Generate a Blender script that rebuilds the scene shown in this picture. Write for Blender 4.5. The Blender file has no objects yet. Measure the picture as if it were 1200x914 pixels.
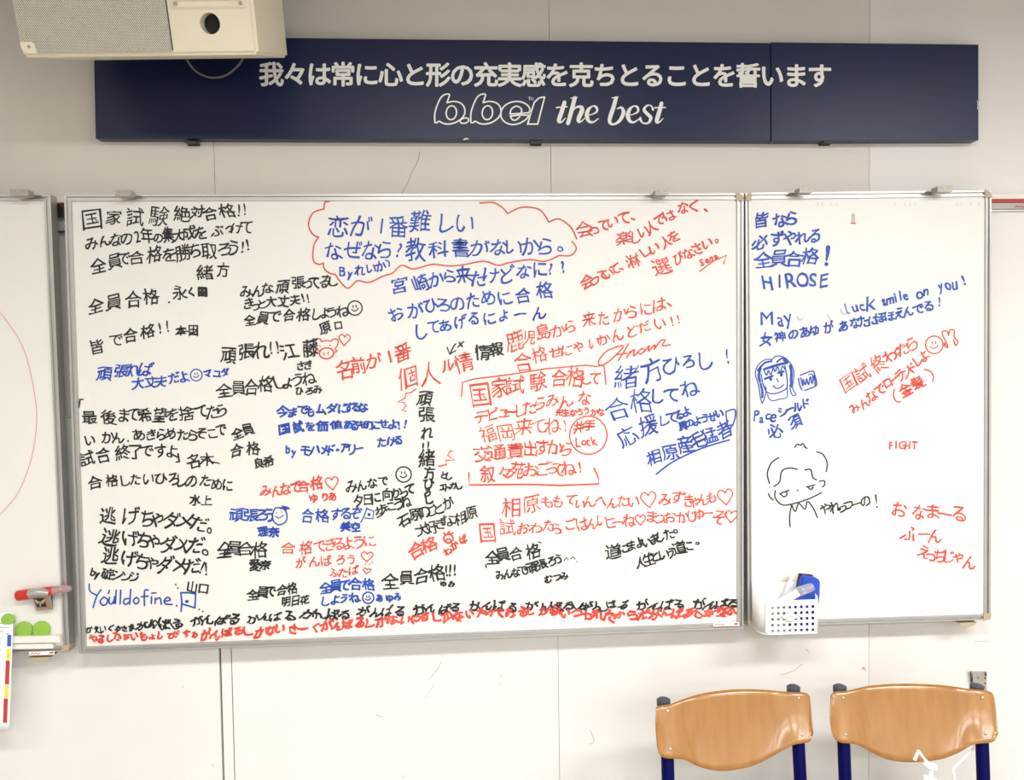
import bpy, bmesh, math, random
from mathutils import Vector, Matrix
C = bpy.context.scene.collection
random.seed(7)

# ---------------------------------------------------------------- camera
CAM = Vector((0.0, -2.30, 1.60))
F = 1000.0                                   # focal length in pixels of the 1200 px frame
yaw, pitch, roll = (math.radians(a) for a in (3.3555, -2.1842, -0.8444))
fw = Vector((math.sin(yaw)*math.cos(pitch), math.cos(yaw)*math.cos(pitch), math.sin(pitch)))
r0 = Vector((math.cos(yaw), -math.sin(yaw), 0)); u0 = r0.cross(fw)
rt = math.cos(roll)*r0 + math.sin(roll)*u0; up = -math.sin(roll)*r0 + math.cos(roll)*u0
cd = bpy.data.cameras.new('camera'); cd.lens = 36*F/1200; cd.sensor_width = 36; cd.clip_start = .05
cam = bpy.data.objects.new('camera', cd); C.objects.link(cam)
cam.matrix_world = Matrix(((rt.x, up.x, -fw.x, CAM.x), (rt.y, up.y, -fw.y, CAM.y), (rt.z, up.z, -fw.z, CAM.z), (0, 0, 0, 1)))
bpy.context.scene.camera = cam
def P(px, py, d=0.0):
    """measured point of the photograph -> the place it has on the plane d metres in front of the wall (y = 0)"""
    v = (px-600)*rt - (py-457)*up + F*fw
    return CAM + v*((-CAM.y-d)/v.y)

# ---------------------------------------------------------------- light
W = bpy.data.worlds.new('world'); bpy.context.scene.world = W; W.use_nodes = True
W.node_tree.nodes['Background'].inputs[0].default_value = (.9, .95, 1, 1)
W.node_tree.nodes['Background'].inputs[1].default_value = .3
CEIL = 2.72
def ceiling_lamp(x, y, power, col, sx=1.25, sy=.30):
    l = bpy.data.lights.new('ceiling_lamp', 'AREA'); l.shape = 'RECTANGLE'; l.size = sx; l.size_y = sy
    l.energy = power; l.color = col; l.spread = math.radians(172)
    o = bpy.data.objects.new('ceiling_lamp', l); C.objects.link(o); o.location = (x, y, CEIL-.03)
WARM = (1.0, .92, .82); NEUT = (1.0, .995, .985)
for x, c, e in ((-1.8, WARM, 21), (.12, NEUT, 54), (2.1, NEUT, 72)):
    ceiling_lamp(x, -2.15, e*.95, c)
    ceiling_lamp(x+1.0, -4.9, 60, NEUT)
    ceiling_lamp(x+1.0, -7.2, 60, NEUT)
vs = bpy.context.scene.view_settings
vs.view_transform = 'Standard'; vs.look = 'None'; vs.exposure = 0.10; vs.gamma = 1; vs.use_curve_mapping = False

# ---------------------------------------------------------------- materials
def mat(name, col, rough=.5, metal=0, noise=0, nscale=8, bump=0, bscale=200, coat=0, trans=0, spec=.5, col2=None, stretch=None):
    m = bpy.data.materials.new(name); m.use_nodes = True; nt = m.node_tree; b = nt.nodes['Principled BSDF']
    b.inputs['Base Color'].default_value = (*col, 1); b.inputs['Roughness'].default_value = rough
    b.inputs['Metallic'].default_value = metal; b.inputs['Coat Weight'].default_value = coat; b.inputs['Coat Roughness'].default_value = .16
    b.inputs['Transmission Weight'].default_value = trans; b.inputs['Specular IOR Level'].default_value = spec
    tc = nt.nodes.new('ShaderNodeTexCoord'); src = tc.outputs['Object']
    if stretch:
        mp = nt.nodes.new('ShaderNodeMapping'); mp.inputs['Scale'].default_value = stretch
        nt.links.new(src, mp.inputs[0]); src = mp.outputs[0]
    if noise:
        n = nt.nodes.new('ShaderNodeTexNoise'); n.inputs['Scale'].default_value = nscale; n.inputs['Detail'].default_value = 6
        nt.links.new(src, n.inputs['Vector'])
        mx = nt.nodes.new('ShaderNodeMix'); mx.data_type = 'RGBA'
        mr = nt.nodes.new('ShaderNodeMapRange'); mr.inputs[1].default_value = .35; mr.inputs[2].default_value = .65
        nt.links.new(n.outputs['Fac'], mr.inputs[0]); nt.links.new(mr.outputs[0], mx.inputs[0])
        c2 = col2 or tuple(c*(1-noise) for c in col)
        mx.inputs[6].default_value = (*col, 1); mx.inputs[7].default_value = (*c2, 1)
        nt.links.new(mx.outputs[2], b.inputs['Base Color'])
    if bump:
        n2 = nt.nodes.new('ShaderNodeTexNoise'); n2.inputs['Scale'].default_value = bscale; n2.inputs['Detail'].default_value = 3
        nt.links.new(src, n2.inputs['Vector'])
        bp = nt.nodes.new('ShaderNodeBump'); bp.inputs['Strength'].default_value = bump; bp.inputs['Distance'].default_value = .001
        nt.links.new(n2.outputs['Fac'], bp.inputs['Height']); nt.links.new(bp.outputs[0], b.inputs['Normal'])
    return m
M = dict(
    wall_shaded=mat('wall_paint_shaded', (.70, .665, .61), .75, noise=.05, nscale=3, bump=.25, bscale=350),  # same wall, darker copy: dimmer light high up is put into the colour
    wall_mid=mat('wall_paint_half_lit', (.77, .74, .70), .6, noise=.05, nscale=3, bump=.2, bscale=350),  # in-between copy of the wall colour for the full-height right panel
    wall_lit=mat('wall_paint_lit', (.80, .785, .745), .55, noise=.045, nscale=4, bump=.15, bscale=300),  # lighter copy of the wall: brighter light low down is put into the colour
    wall_room=mat('wall_paint_room', (.72, .70, .66), .8, noise=.04),
    joint=mat('joint_shadow_gap', (.50, .47, .42), .9, noise=.2),
    dark_joint=mat('dark_joint', (.05, .045, .04), .8, noise=.3, nscale=60),
    ceil=mat('ceiling_tile', (.42, .41, .40), .9, noise=.05, nscale=30),
    floor=mat('floor_vinyl', (.34, .32, .30), .5, noise=.15, nscale=20),
    board=mat('whiteboard_enamel', (.775, .765, .72), .46, noise=.025, nscale=2.5, coat=.15),
    alu=mat('brushed_aluminium', (.52, .51, .49), .36, metal=.7, noise=.06, nscale=10),
    cap=mat('beige_plastic_cap', (.46, .37, .25), .5, noise=.08),
    tray=mat('white_tray_plastic', (.80, .79, .72), .45, noise=.03),
    navy=mat('navy_sign_board', (.006, .012, .055), .36, noise=.12, nscale=6, bump=.04, bscale=500, spec=.35),
    sign_white=mat('white_lettering', (.85, .84, .80), .35, noise=.02),
    clip=mat('grey_clip_metal', (.42, .385, .34), .45, metal=.3, noise=.1, nscale=50),
    wire=mat('dark_wire', (.16, .14, .11), .5, noise=.1),
    black=mat('black_marker_ink', (.012, .012, .013), .5, noise=.3, nscale=60),
    blue=mat('blue_marker_ink', (.004, .035, .34), .5, noise=.25, nscale=25, col2=(.012, .08, .46)),
    red=mat('red_marker_ink', (.60, .045, .03), .5, noise=.2, nscale=25, col2=(.72, .09, .06)),
    pink=mat('faded_red_ink', (.70, .36, .36), .5, noise=.1),
    faint=mat('erased_ink', (.45, .50, .62), .6, noise=.1),
    smudge=mat('old_tape_residue', (.55, .52, .45), .7, noise=.2),
    cream=mat('cream_speaker_plastic', (.86, .79, .61), .5, noise=.03, nscale=10, bump=.3, bscale=600),
    hole=mat('speaker_port_black', (.012, .012, .013), .7, noise=.2),
    screw=mat('screw_steel', (.45, .43, .40), .35, metal=.8, noise=.1),
    cable=mat('grey_cable', (.16, .15, .14), .45, noise=.1),
    green=mat('green_magnet_plastic', (.28, .50, .06), .4, noise=.06),
    redpl=mat('red_marker_plastic', (.62, .025, .02), .35, noise=.05),
    clear=mat('clear_cap_plastic', (.92, .86, .85), .12, trans=.75, noise=.02),
    silver=mat('silver_clip', (.55, .53, .50), .35, metal=.7, noise=.12, nscale=90),
    brown=mat('brown_badge', (.36, .23, .14), .5, noise=.1),
    dark=mat('black_plastic', (.02, .02, .022), .45, noise=.2),
    paper=mat('printed_paper', (.86, .86, .85), .7, noise=.02),
    pblue=mat('print_blue', (.04, .11, .50), .6, noise=.05), pyel=mat('print_yellow', (.90, .78, .08), .6, noise=.04),
    pred=mat('print_red', (.55, .05, .05), .6, noise=.15, nscale=90), pgrey=mat('print_grey', (.35, .35, .36), .7, noise=.1),
    pgreen=mat('print_green', (.10, .45, .08), .6, noise=.1),
    white=mat('white_plastic', (.88, .88, .87), .35, noise=.02),
    eblue=mat('blue_eraser_felt', (.012, .07, .52), .55, noise=.12, nscale=60, bump=.3, bscale=400),
    wood=mat('varnished_beech', (.37, .175, .042), .25, noise=.2, nscale=6, coat=.7, col2=(.315, .138, .027), stretch=(7, 7, .5)),
    ply=mat('plywood_edge', (.20, .11, .05), .6, noise=.3, nscale=80),
    tube=mat('navy_steel_tube', (.001, .001, .068), .5, noise=.15, nscale=30, spec=.1),
    tcap=mat('dark_grey_rubber', (.055, .065, .085), .5, noise=.1),
    redstrip=mat('red_strip', (.42, .03, .035), .5, noise=.05),
    greystrip=mat('grey_strip', (.42, .39, .36), .45, metal=.2, noise=.08),
    rail=mat('rail_cream', (.78, .74, .66), .45, noise=.03),
    torn=mat('torn_plaster', (.50, .46, .40), .9, noise=.3, nscale=60, bump=.8, bscale=150),
)
g = M['alu'].node_tree.nodes['Principled BSDF']
# perforated grille: rows of small round holes
def grille_mat():
    m = mat('perforated_grille', (.66, .60, .50), .4, metal=.35); nt = m.node_tree; b = nt.nodes['Principled BSDF']
    tc = nt.nodes.new('ShaderNodeTexCoord'); sp = nt.nodes.new('ShaderNodeSeparateXYZ'); nt.links.new(tc.outputs['Object'], sp.inputs[0])
    def math_(op, a, bb=None, val=None):
        n = nt.nodes.new('ShaderNodeMath'); n.operation = op; nt.links.new(a, n.inputs[0])
        if bb is not None: nt.links.new(bb, n.inputs[1])
        if val is not None: n.inputs[1].default_value = val
        return n.outputs[0]
    k = 2*math.pi/.0046
    sx = math_('SINE', math_('MULTIPLY', sp.outputs['X'], val=k)); sz = math_('SINE', math_('MULTIPLY', sp.outputs['Z'], val=k))
    pr = math_('GREATER_THAN', math_('MULTIPLY', sx, sz), val=.12)
    mx = nt.nodes.new('ShaderNodeMix'); mx.data_type = 'RGBA'; nt.links.new(pr, mx.inputs[0])
    mx.inputs[6].default_value = (.84, .79, .70, 1); mx.inputs[7].default_value = (.035, .03, .025, 1)
    nt.links.new(mx.outputs[2], b.inputs['Base Color'])
    bp = nt.nodes.new('ShaderNodeBump'); bp.invert = True; bp.inputs['Distance'].default_value = .001; bp.inputs['Strength'].default_value = .6
    nt.links.new(pr, bp.inputs['Height']); nt.links.new(bp.outputs[0], b.inputs['Normal'])
    return m
M['grille'] = grille_mat()

# ---------------------------------------------------------------- helpers
def link(name, verts, faces, m, parent=None, smooth=False, mats=None, fm=None):
    off = root_loc(parent) if parent else Vector((0, 0, 0))
    me = bpy.data.meshes.new(name); me.from_pydata([tuple(Vector(v)-off) for v in verts], [], faces)
    for x in (mats or [m]): me.materials.append(x)
    if fm:
        for p, i in zip(me.polygons, fm): p.material_index = i
    if smooth:
        for p in me.polygons: p.use_smooth = True
    me.update()
    o = bpy.data.objects.new(name, me); C.objects.link(o)
    if parent: o.parent = parent
    return o
def root_loc(p):
    v = Vector((0, 0, 0))
    while p: v += p.location; p = p.parent
    return v
def empty(name, label, cat, loc, group=None, kind=None):
    o = bpy.data.objects.new(name, None); C.objects.link(o); o.location = loc; o.empty_display_size = .05
    return tag(o, label, cat, group, kind)
def tag(o, label=None, cat=None, group=None, kind=None):
    if label: o['label'] = label
    if cat: o['category'] = cat
    if group: o['group'] = group
    if kind: o['kind'] = kind
    return o
class MB:
    """collects shapes; build() links them as one mesh"""
    def __init__(s): s.v = []; s.f = []
    def add(s, vs, fs):
        n = len(s.v); s.v += [Vector(v) for v in vs]; s.f += [tuple(i+n for i in f) for f in fs]; return s
    def hexa(s, a, b):      # two quads (lists of 4), matching order
        return s.add(list(a)+list(b), [(0, 1, 2, 3), (7, 6, 5, 4), (0, 4, 5, 1), (1, 5, 6, 2), (2, 6, 7, 3), (3, 7, 4, 0)])
    def box(s, c, d, R=None):
        c = Vector(c); x, y, z = (q/2 for q in d)
        q = [Vector(p) for p in ((-x, -y, -z), (x, -y, -z), (x, -y, z), (-x, -y, z), (-x, y, -z), (x, y, -z), (x, y, z), (-x, y, z))]
        if R: q = [R @ p for p in q]
        return s.hexa([c+p for p in q[:4]], [c+p for p in q[4:]])
    def tube(s, pts, r, n=12, cap=True):
        pts = [Vector(p) for p in pts]; rr = r if isinstance(r, (list, tuple)) else [r]*len(pts)
        vs = []; fs = []; ref = None
        for i, p in enumerate(pts):
            t = (pts[min(i+1, len(pts)-1)]-pts[max(i-1, 0)]).normalized()
            if ref is None: ref = t.orthogonal().normalized()
            ref = (ref - t*ref.dot(t)).normalized(); b = t.cross(ref)
            for k in range(n):
                a = 2*math.pi*k/n; vs.append(p + (ref*math.cos(a)+b*math.sin(a))*rr[i])
        for i in range(len(pts)-1):
            for k in range(n): fs.append((i*n+k, i*n+(k+1) % n, (i+1)*n+(k+1) % n, (i+1)*n+k))
        if cap: fs.append(tuple(range(n))[::-1]); fs.append(tuple(range((len(pts)-1)*n, len(pts)*n)))
        return s.add(vs, fs)
    def prism(s, poly, vec):
        n = len(poly); vec = Vector(vec); a = [Vector(p) for p in poly]
        return s.add(a+[p+vec for p in a], [tuple(range(n)), tuple(range(2*n-1, n-1, -1))]+[((i+1) % n, i, i+n, (i+1) % n+n) for i in range(n)])
    def build(s, name, m, parent=None, smooth=False, bevel=0, seg=2, recalc=True):
        o = link(name, s.v, s.f, m, parent)
        bm = bmesh.new(); bm.from_mesh(o.data)
        if recalc: bmesh.ops.recalc_face_normals(bm, faces=bm.faces)
        if bevel: bmesh.ops.bevel(bm, geom=bm.edges[:], offset=bevel, segments=seg, affect='EDGES', clamp_overlap=True)
        if smooth:
            for f in bm.faces: f.smooth = True
            for e in bm.edges:
                if len(e.link_faces) == 2 and e.calc_face_angle(0) > .7: e.smooth = False
        bm.to_mesh(o.data); bm.free(); return o
def catmull(pts, n=6, closed=False):
    if len(pts) < 3 and not closed: return pts
    out = []; L = len(pts)
    for i in range(L if closed else L-1):
        g = lambda k: pts[k % L] if closed else pts[max(0, min(L-1, k))]
        a, b, c, d = g(i-1), g(i), g(i+1), g(i+2)
        for k in range(n):
            t = k/n
            out.append(tuple(.5*((2*b[j])+(-a[j]+c[j])*t+(2*a[j]-5*b[j]+4*c[j]-d[j])*t*t+(-a[j]+3*b[j]-3*c[j]+d[j])*t**3) for j in range(len(b))))
    out.append(pts[0] if closed else pts[-1]); return out

# ---- flat ink: outlines in photograph pixels, laid on a plane d in front of the wall
FC = bpy.data.curves.new('f', 'FONT'); FC.resolution_u = 3; FO = bpy.data.objects.new('f', FC); C.objects.link(FO)
GL = {}
def glyph(ch, off):
    key = (ch, round(off, 3))
    if key not in GL:
        FC.body = ch; FC.size = 1; FC.offset = off
        dg = bpy.context.evaluated_depsgraph_get(); dg.update()
        me = FO.evaluated_get(dg).to_mesh()
        vs = [(v.co.x, v.co.y) for v in me.vertices]; fs = [tuple(p.vertices) for p in me.polygons]
        FO.evaluated_get(dg).to_mesh_clear()
        GL[key] = (vs, fs)
    return GL[key]
_b = glyph('国', 0)[0]; _x = [p[0] for p in _b]; _y = [p[1] for p in _b]
EMC = ((min(_x)+max(_x))/2, (min(_y)+max(_y))/2); EMS = .90/(max(_y)-min(_y))
def wgt(c):
    if c in '!.,、。「」\'・ij1I(': return .55
    if c in 'っゃゅょぃ': return .7
    if ord(c) < 128: return .62
    return 1.0
class Ink:
    def __init__(s, d, jit=1.0): s.v = []; s.f = []; s.d = d; s.jit = jit
    def put(s, pts, fs):
        n = len(s.v); s.q = getattr(s, 'q', 0)+1; s.v += [(p[0], p[1], (s.q % 14)*.000022) for p in pts]; s.f += [tuple(i+n for i in f) for f in fs]
    def T(s, text, pts, size, w=1.8, ang=None, mode='bbox', aspect=1.0):
        L = len(text)
        if len(pts) == L: pos = list(pts)
        elif L == 1: pos = [pts[0]]
        else:
            cs = [0]
            for i in range(1, L): cs.append(cs[-1]+(wgt(text[i-1])+wgt(text[i]))/2)
            cs = [c/cs[-1] for c in cs]; dl = [0]
            for a, b in zip(pts, pts[1:]): dl.append(dl[-1]+math.dist(a[:2], b[:2]))
            pos = []
            for c in cs:
                q = c*dl[-1]; k = 0
                while k < len(dl)-2 and dl[k+1] < q: k += 1
                t = (q-dl[k])/max(1e-6, dl[k+1]-dl[k]); pos.append(tuple(pts[k][j]+(pts[k+1][j]-pts[k][j])*t for j in (0, 1)))
        for i, (ch, p) in enumerate(zip(text, pos)):
            if ch == ' ': continue
            sz = p[2] if len(p) > 2 else size
            if s.jit: sz *= 1.07 if ord(ch) >= 0x4e00 else 1.04
            gr = max(0, (w*(1.12 if s.jit else 1)-.075*sz)/2)
            gv, gf = glyph(ch, 0)
            if not gv: continue
            if mode == 'bbox':
                xs = [q[0] for q in gv]; ys = [q[1] for q in gv]; cx = (min(xs)+max(xs))/2; cy = (min(ys)+max(ys))/2
                if ord(ch) < 128: cy = .36/EMS if ch not in '.,' else cy
            else: cx, cy = EMC
            j = s.jit
            if ang is None and len(pos) > 1:
                a0, a1 = pos[max(0, i-2)], pos[min(L-1, i+2)]
                th = math.atan2(-(a1[1]-a0[1]), a1[0]-a0[0]) if abs(a1[0]-a0[0]) > abs(a1[1]-a0[1])*.8 else 0
                th *= .8
            else: th = math.radians(ang or 0)
            th += random.gauss(0, .06)*j
            ssx = sz*EMS*aspect*(.86 if ord(ch) < 128 else 1)*(1+random.gauss(0, .06)*j); ssy = sz*EMS*(1+random.gauss(0, .06)*j)
            sh = (.05+random.gauss(0, .07))*j; ph = [random.uniform(0, 6.28) for _ in range(4)]; A = .042*j
            ox, oy = (random.gauss(0, .5)*j for _ in (0, 1)); o = []
            for x, y in gv:
                x = (x-cx); y = (y-cy)
                xx = x + A*math.sin(5*y*EMS+ph[0]) + .6*A*math.sin(9*x*EMS+ph[1]); yy = y + A*math.sin(5*x*EMS+ph[2]) + .6*A*math.sin(9*y*EMS+ph[3])
                xx = (xx+sh*yy)*ssx; yy *= ssy
                o.append((p[0]+ox+xx*math.cos(th)-yy*math.sin(th), p[1]+oy-(xx*math.sin(th)+yy*math.cos(th))))
            if gr < .12: s.put(o, gf)
            else:
                n = 4 if gr < .8 else 8
                for q in range(n):
                    a = math.pi/4+2*math.pi*q/n; s.put([(x+gr*math.cos(a), y+gr*math.sin(a)) for x, y in o], gf)
                if n == 8: s.put(o, gf)
        return s
    def S(s, pts, w=1.7, closed=False, sm=True, o=(0, 0), k=1.0):
        """a pen stroke; points may carry their own width; o and k place points read in a magnified crop"""
        pts = [(o[0]+p[0]/k, o[1]+p[1]/k)+(((p[2] if len(p) > 2 else w)/k),) for p in pts]
        if sm: pts = catmull(pts, 5, closed)
        elif closed: pts = pts+[pts[0]]
        # square off sharp turns by splitting the ribbon
        vs = []; fs = []
        for i, p in enumerate(pts):
            a = pts[i-1] if i else (pts[-2] if closed else p); b = pts[i+1] if i < len(pts)-1 else (pts[1] if closed else p)
            dx, dy = b[0]-a[0], b[1]-a[1]; l = math.hypot(dx, dy) or 1; h = p[2]/2
            vs += [(p[0]-dy/l*h, p[1]+dx/l*h), (p[0]+dy/l*h, p[1]-dx/l*h)]
            if i: fs.append((2*i-2, 2*i-1, 2*i+1, 2*i))
        s.put(vs, fs)
        if not closed:
            for p in (pts[0], pts[-1]): s.dot(p[0], p[1], p[2]/2)
        return s
    def dot(s, x, y, r, ry=None, th=0):
        n = 10; ry = ry or r
        s.put([(x+r*math.cos(2*math.pi*i/n)*math.cos(th)-ry*math.sin(2*math.pi*i/n)*math.sin(th), y+r*math.cos(2*math.pi*i/n)*math.sin(th)+ry*math.sin(2*math.pi*i/n)*math.cos(th)) for i in range(n)], [tuple(range(n))]); return s
    def ring(s, x, y, rx, ry=None, w=1.6, th=0, a0=0, a1=360):
        ry = ry or rx; n = 22; c, q = math.cos(th), math.sin(th); pts = []
        for i in range(n+1):
            a = math.radians(a0+(a1-a0)*i/n); X, Y = rx*math.cos(a), ry*math.sin(a); pts.append((x+X*c-Y*q, y+X*q+Y*c))
        return s.S(pts[:-1] if a1-a0 >= 360 else pts, w, closed=a1-a0 >= 360, sm=False)
    def smile(s, x, y, r, w=1.4):
        s.ring(x, y, r, w=w); s.S([(x-r*.28, y-r*.35), (x-r*.25, y-r*.1)], w*.8); s.S([(x+r*.15, y-r*.38), (x+r*.18, y-r*.12)], w*.8)
        return s.S([(x-r*.45, y+r*.2), (x-r*.1, y+r*.42), (x+r*.3, y+r*.25), (x+r*.42, y+r*.02)], w*.8)
    def heart(s, x, y, z, w=1.4, th=0.0, fy=1.0):
        q = [(0, -.22), (.22, -.48), (.48, -.3), (.42, .02), (.05, .5), (0, .52), (-.38, .1), (-.5, -.2), (-.3, -.45), (-.08, -.36), (0, -.22)]
        c, n = math.cos(th), math.sin(th)
        return s.S([(x+z*(a*c-b*n), y+z*fy*(a*n+b*c)) for a, b in q], w)
    def build(s, m, parent, name='handwriting', label=None):
        o = link(name, [P(x, y, s.d+z) for x, y, z in s.v], s.f, M[m], parent)
        # all faces look at the room
        bm = bmesh.new(); bm.from_mesh(o.data)
        for f in bm.faces:
            f.normal_update()
            if f.normal.y > 0: f.normal_flip()
        bm.to_mesh(o.data); bm.free()
        if label: o['label'] = label
        return o
# ---------------------------------------------------------------- room shell
XL, XR, YB = -3.6, 3.9, -8.6
MB().box((.15, YB/2, -.05), (XR-XL+.4, -YB+.4, .1)).build('floor', M['floor'])['kind'] = 'structure'
MB().box((.15, YB/2, CEIL+.05), (XR-XL+.4, -YB+.4, .1)).build('ceiling', M['ceil'])['kind'] = 'structure'
MB().box((XL-.05, YB/2, CEIL/2), (.1, -YB, CEIL)).build('wall_left', M['wall_room'])['kind'] = 'structure'
MB().box((XR+.05, YB/2, CEIL/2), (.1, -YB, CEIL)).build('wall_right', M['wall_room'])['kind'] = 'structure'
MB().box((.15, YB-.05, CEIL/2), (XR-XL+.2, .1, CEIL)).build('wall_front', M['wall_room'])['kind'] = 'structure'
wb = MB().box((.15, .066, CEIL/2), (XR-XL+.2, .1, CEIL)).build('wall_back', M['joint']); wb['kind'] = 'structure'
zb = P(600, 480).z
def panel(x0, x1, z0, z1, m):
    MB().box(((x0+x1)/2, .008, (z0+z1)/2), (x1-x0-.0010, .016, z1-z0-.0010)).build('wall_panel', m, wb, bevel=.0003, seg=1)
ux = [XL] + [P(x, 150).x for x in (-165, 250, 645, 1019)] + [XR]
for a, b in zip(ux[:-1], ux[1:-1]): panel(a, b, zb, CEIL, M['wall_shaded'])
panel(ux[-2], XR, .06, CEIL, M['wall_mid'])
l1, l2 = P(259.5, 820).x, P(272.5, 820).x
lx = [(XL, l1-.003), (l2+.0008, P(655, 840).x), (P(655, 840).x, P(1019, 150).x)]
for a, b in lx: panel(a, b, .06, zb, M['wall_lit'])
MB().box(((l1+l2)/2, .009, (zb+.06)/2), (l2-l1-.003, .014, zb-.062)).build('joint_strip', M['wall_lit'], wb, bevel=.0006, seg=1)
MB().box(((l1+l2)/2, .014, (zb+.06)/2), (l2-l1+.004, .003, zb-.062)).build('joint_backing', M['dark_joint'], wb)
MB().box((.15, -.006, .03), (XR-XL, .012, .06)).build('baseboard_back', M['dark'])['kind'] = 'structure'
ic = Ink(.0006, 0)
ic.S([(492, 178), (489, 190), (482, 203), (478, 214), (470, 228)], .5)
ic.build('wire', wb, 'hairline_crack')
ic = Ink(.0006, 0)
for q in ([(517, 776), (512, 785), (502, 797)], [(509, 802), (498, 818)], [(691, 855), (696, 868), (690, 872)], [(441, 838), (448, 840)], [(586, 791), (589, 792)], [(585, 801), (588, 801)],
          [(1142, 752), (1152, 751), (1160, 752)], [(472, 912), (473, 909)], [(940, 778), (930, 786), (915, 791)], [(944, 760), (948, 764)], [(248, 896), (251, 898)], [(213, 806), (215, 804)]):
    ic.S(q, .8)
ic.build('smudge', wb, 'scuff_mark')
Ink(.0006, 0).dot(1012, 783, 1.8).S([(1012, 783), (1015, 786)], 1.2).build('pink', wb, 'scuff_mark')

# hanging rail and rolled strip behind the boards
zr0, zr1 = P(1180, 234).z, P(1180, 227.5).z
MB().box((.15, -.006, (zr0+zr1)/2), (XR-XL, .012, zr1-zr0)).build('trim_1', M['rail'], bevel=.001, seg=1)['kind'] = 'structure'
xs0, xs1 = P(66, 240).x, XR-.3
st = empty('magnetic_strip', 'red and grey strip on the wall right of the narrow whiteboard, under the rail', 'strip', (1.9, 0, P(1180, 240).z))
MB().box(((xs0+xs1)/2, -.006, (P(1180, 234).z+P(1180, 238.3).z)/2), (xs1-xs0, .012, P(1180, 234).z-P(1180, 238.3).z-.0005)).build('red_band', M['redstrip'], st)
MB().box(((xs0+xs1)/2, -.0045, (P(1180, 238.3).z+P(1180, 245.5).z)/2), (xs1-xs0, .009, P(1180, 238.3).z-P(1180, 245.5).z-.0005)).build('grey_band', M['greystrip'], st)
MB().box(((xs0+xs1)/2, -.003, (P(1180, 245.5).z+P(1180, 248.6).z)/2), (xs1-xs0, .006, P(1180, 245.5).z-P(1180, 248.6).z-.0025)).build('edge_band', M['alu'], st)
Ink(.0095, .4).S([(1190, 243), (1192, 240.5), (1194, 243), (1196, 240.5), (1198, 243), (1201, 241)], 1.1, sm=False).build('redstrip', st, 'lettering')
gb = P(70, 246, 0)
bk = empty('strip_shade_block', 'small black bracket in the gap between the left and the wide whiteboard', 'block', (gb.x, 0, gb.z))  # added black block standing in for shade on the strip's end
MB().hexa([P(66, 255, .022), P(75.5, 255, .022), P(75.5, 239, .022), P(66, 239, .022)], [P(66, 255, .013), P(75.5, 255, .013), P(75.5, 239, .013), P(66, 239, .013)]).build('shade_block', M['dark'], bk, bevel=.001)
MB().hexa([P(67, 272, .02), P(76, 272, .02), P(76, 270.5, .02), P(67, 270.5, .02)], [P(67, 272, 0), P(76, 272, 0), P(76, 270.5, 0), P(67, 270.5, 0)]).build('block_pin', M['dark'], bk)
Ink(.0222, 0).S([(70, 239.5), (72, 241)], .9).build('redstrip', bk, 'red_mark')

# ---------------------------------------------------------------- whiteboards
def lerp(a, b, t): return a+(b-a)*t
def rail(a, b, ia, ib, t, name, parent):
    """aluminium profile: a-b outer edge, ia-ib inner edge (points on the front plane), two ridges and a groove"""
    prof = [(0, 0), (0, -1), (.30, -1), (.34, -.82), (.64, -.82), (.68, -1), (.92, -1), (1, -.86), (1, 0)]
    vs = []
    for o, i in ((a, ia), (b, ib)):
        for u, y in prof:
            p = lerp(o, i, u); vs.append(Vector((p.x, (-t+.034 if y == 0 else -t+(1+y)*.03), p.z)))
    n = len(prof); fs = [(k, k+1, k+1+n, k+n) for k in range(n-1)]+[tuple(range(n)), tuple(range(2*n-1, n-1, -1)), (n-1, 0, n, 2*n-1)]
    return MB().add(vs, fs).build(name, M['alu'], parent)
def whiteboard(label, out, inn, t, caps, cat='whiteboard'):
    """out/inn: pixel corners TL TR BR BL of the frame's outer and inner edges"""
    O = [P(x, y, t) for x, y in out]; I = [P(x, y, t) for x, y in inn]
    c = sum(O, Vector())/4
    r = empty('whiteboard', label, cat, (c.x, 0, O[3].z))
    s = t-.005
    MB().hexa([Vector((lerp(i, o, .1).x, -s, lerp(i, o, .1).z)) for i, o in zip(I, O)], [Vector((lerp(i, o, .1).x, -t+.012, lerp(i, o, .1).z)) for i, o in zip(I, O)]).build('writing_surface', M['board'], r)
    for k in range(4): rail(O[k], O[(k+1) % 4], I[k], I[(k+1) % 4], t, 'frame_rail', r)
    for k in caps:
        o, i = O[k], I[k]; dx = (i.x-o.x); dz = (i.z-o.z)
        pts = []
        for a in range(0, 91, 18):     # rounded outer corner
            A = math.radians(a); pts.append(Vector((i.x+dx*.15-dx*1.25*math.cos(A), 0, i.z+dz*.15-dz*1.25*math.sin(A))))
        pts.append(Vector((i.x+dx*.15, 0, i.z+dz*.15)))
        MB().prism([p+Vector((0, -t-.0015, 0)) for p in pts], (0, .035, 0)).build('corner_cap', M['cap'], r, bevel=.0008, seg=1)
    for x, z in ((lerp(O[0], O[1], .12), .05), (lerp(O[0], O[1], .88), .05), (lerp(O[3], O[2], .12), 0), (lerp(O[3], O[2], .88), 0)):
        zz = x.z-.075 if z else x.z+.03
        MB().box((x.x, -(t-.034)/2, zz), (.03, t-.034, .02)).build('standoff', M['dark'], r)
    return r
T1 = .072
SURF = T1-.0048+.0004
main = whiteboard('widest whiteboard, crowded with black, blue and red messages, under the navy sign',
                  [(75, 228), (871.5, 226.3), (871.5, 736.5), (92.5, 766)], [(83.5, 236), (863.5, 234.2), (864, 729.5), (101, 758)], T1, [1])
right = whiteboard('narrow right whiteboard with blue greetings, a girl doodle and the word FIGHT',
                   [(873.5, 225.8), (1162, 222.8), (1161, 726.3), (876.5, 734.5)], [(879.5, 234), (1155, 230.5), (1153.5, 720), (882, 728)], T1, [0, 1, 2, 3])
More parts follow.
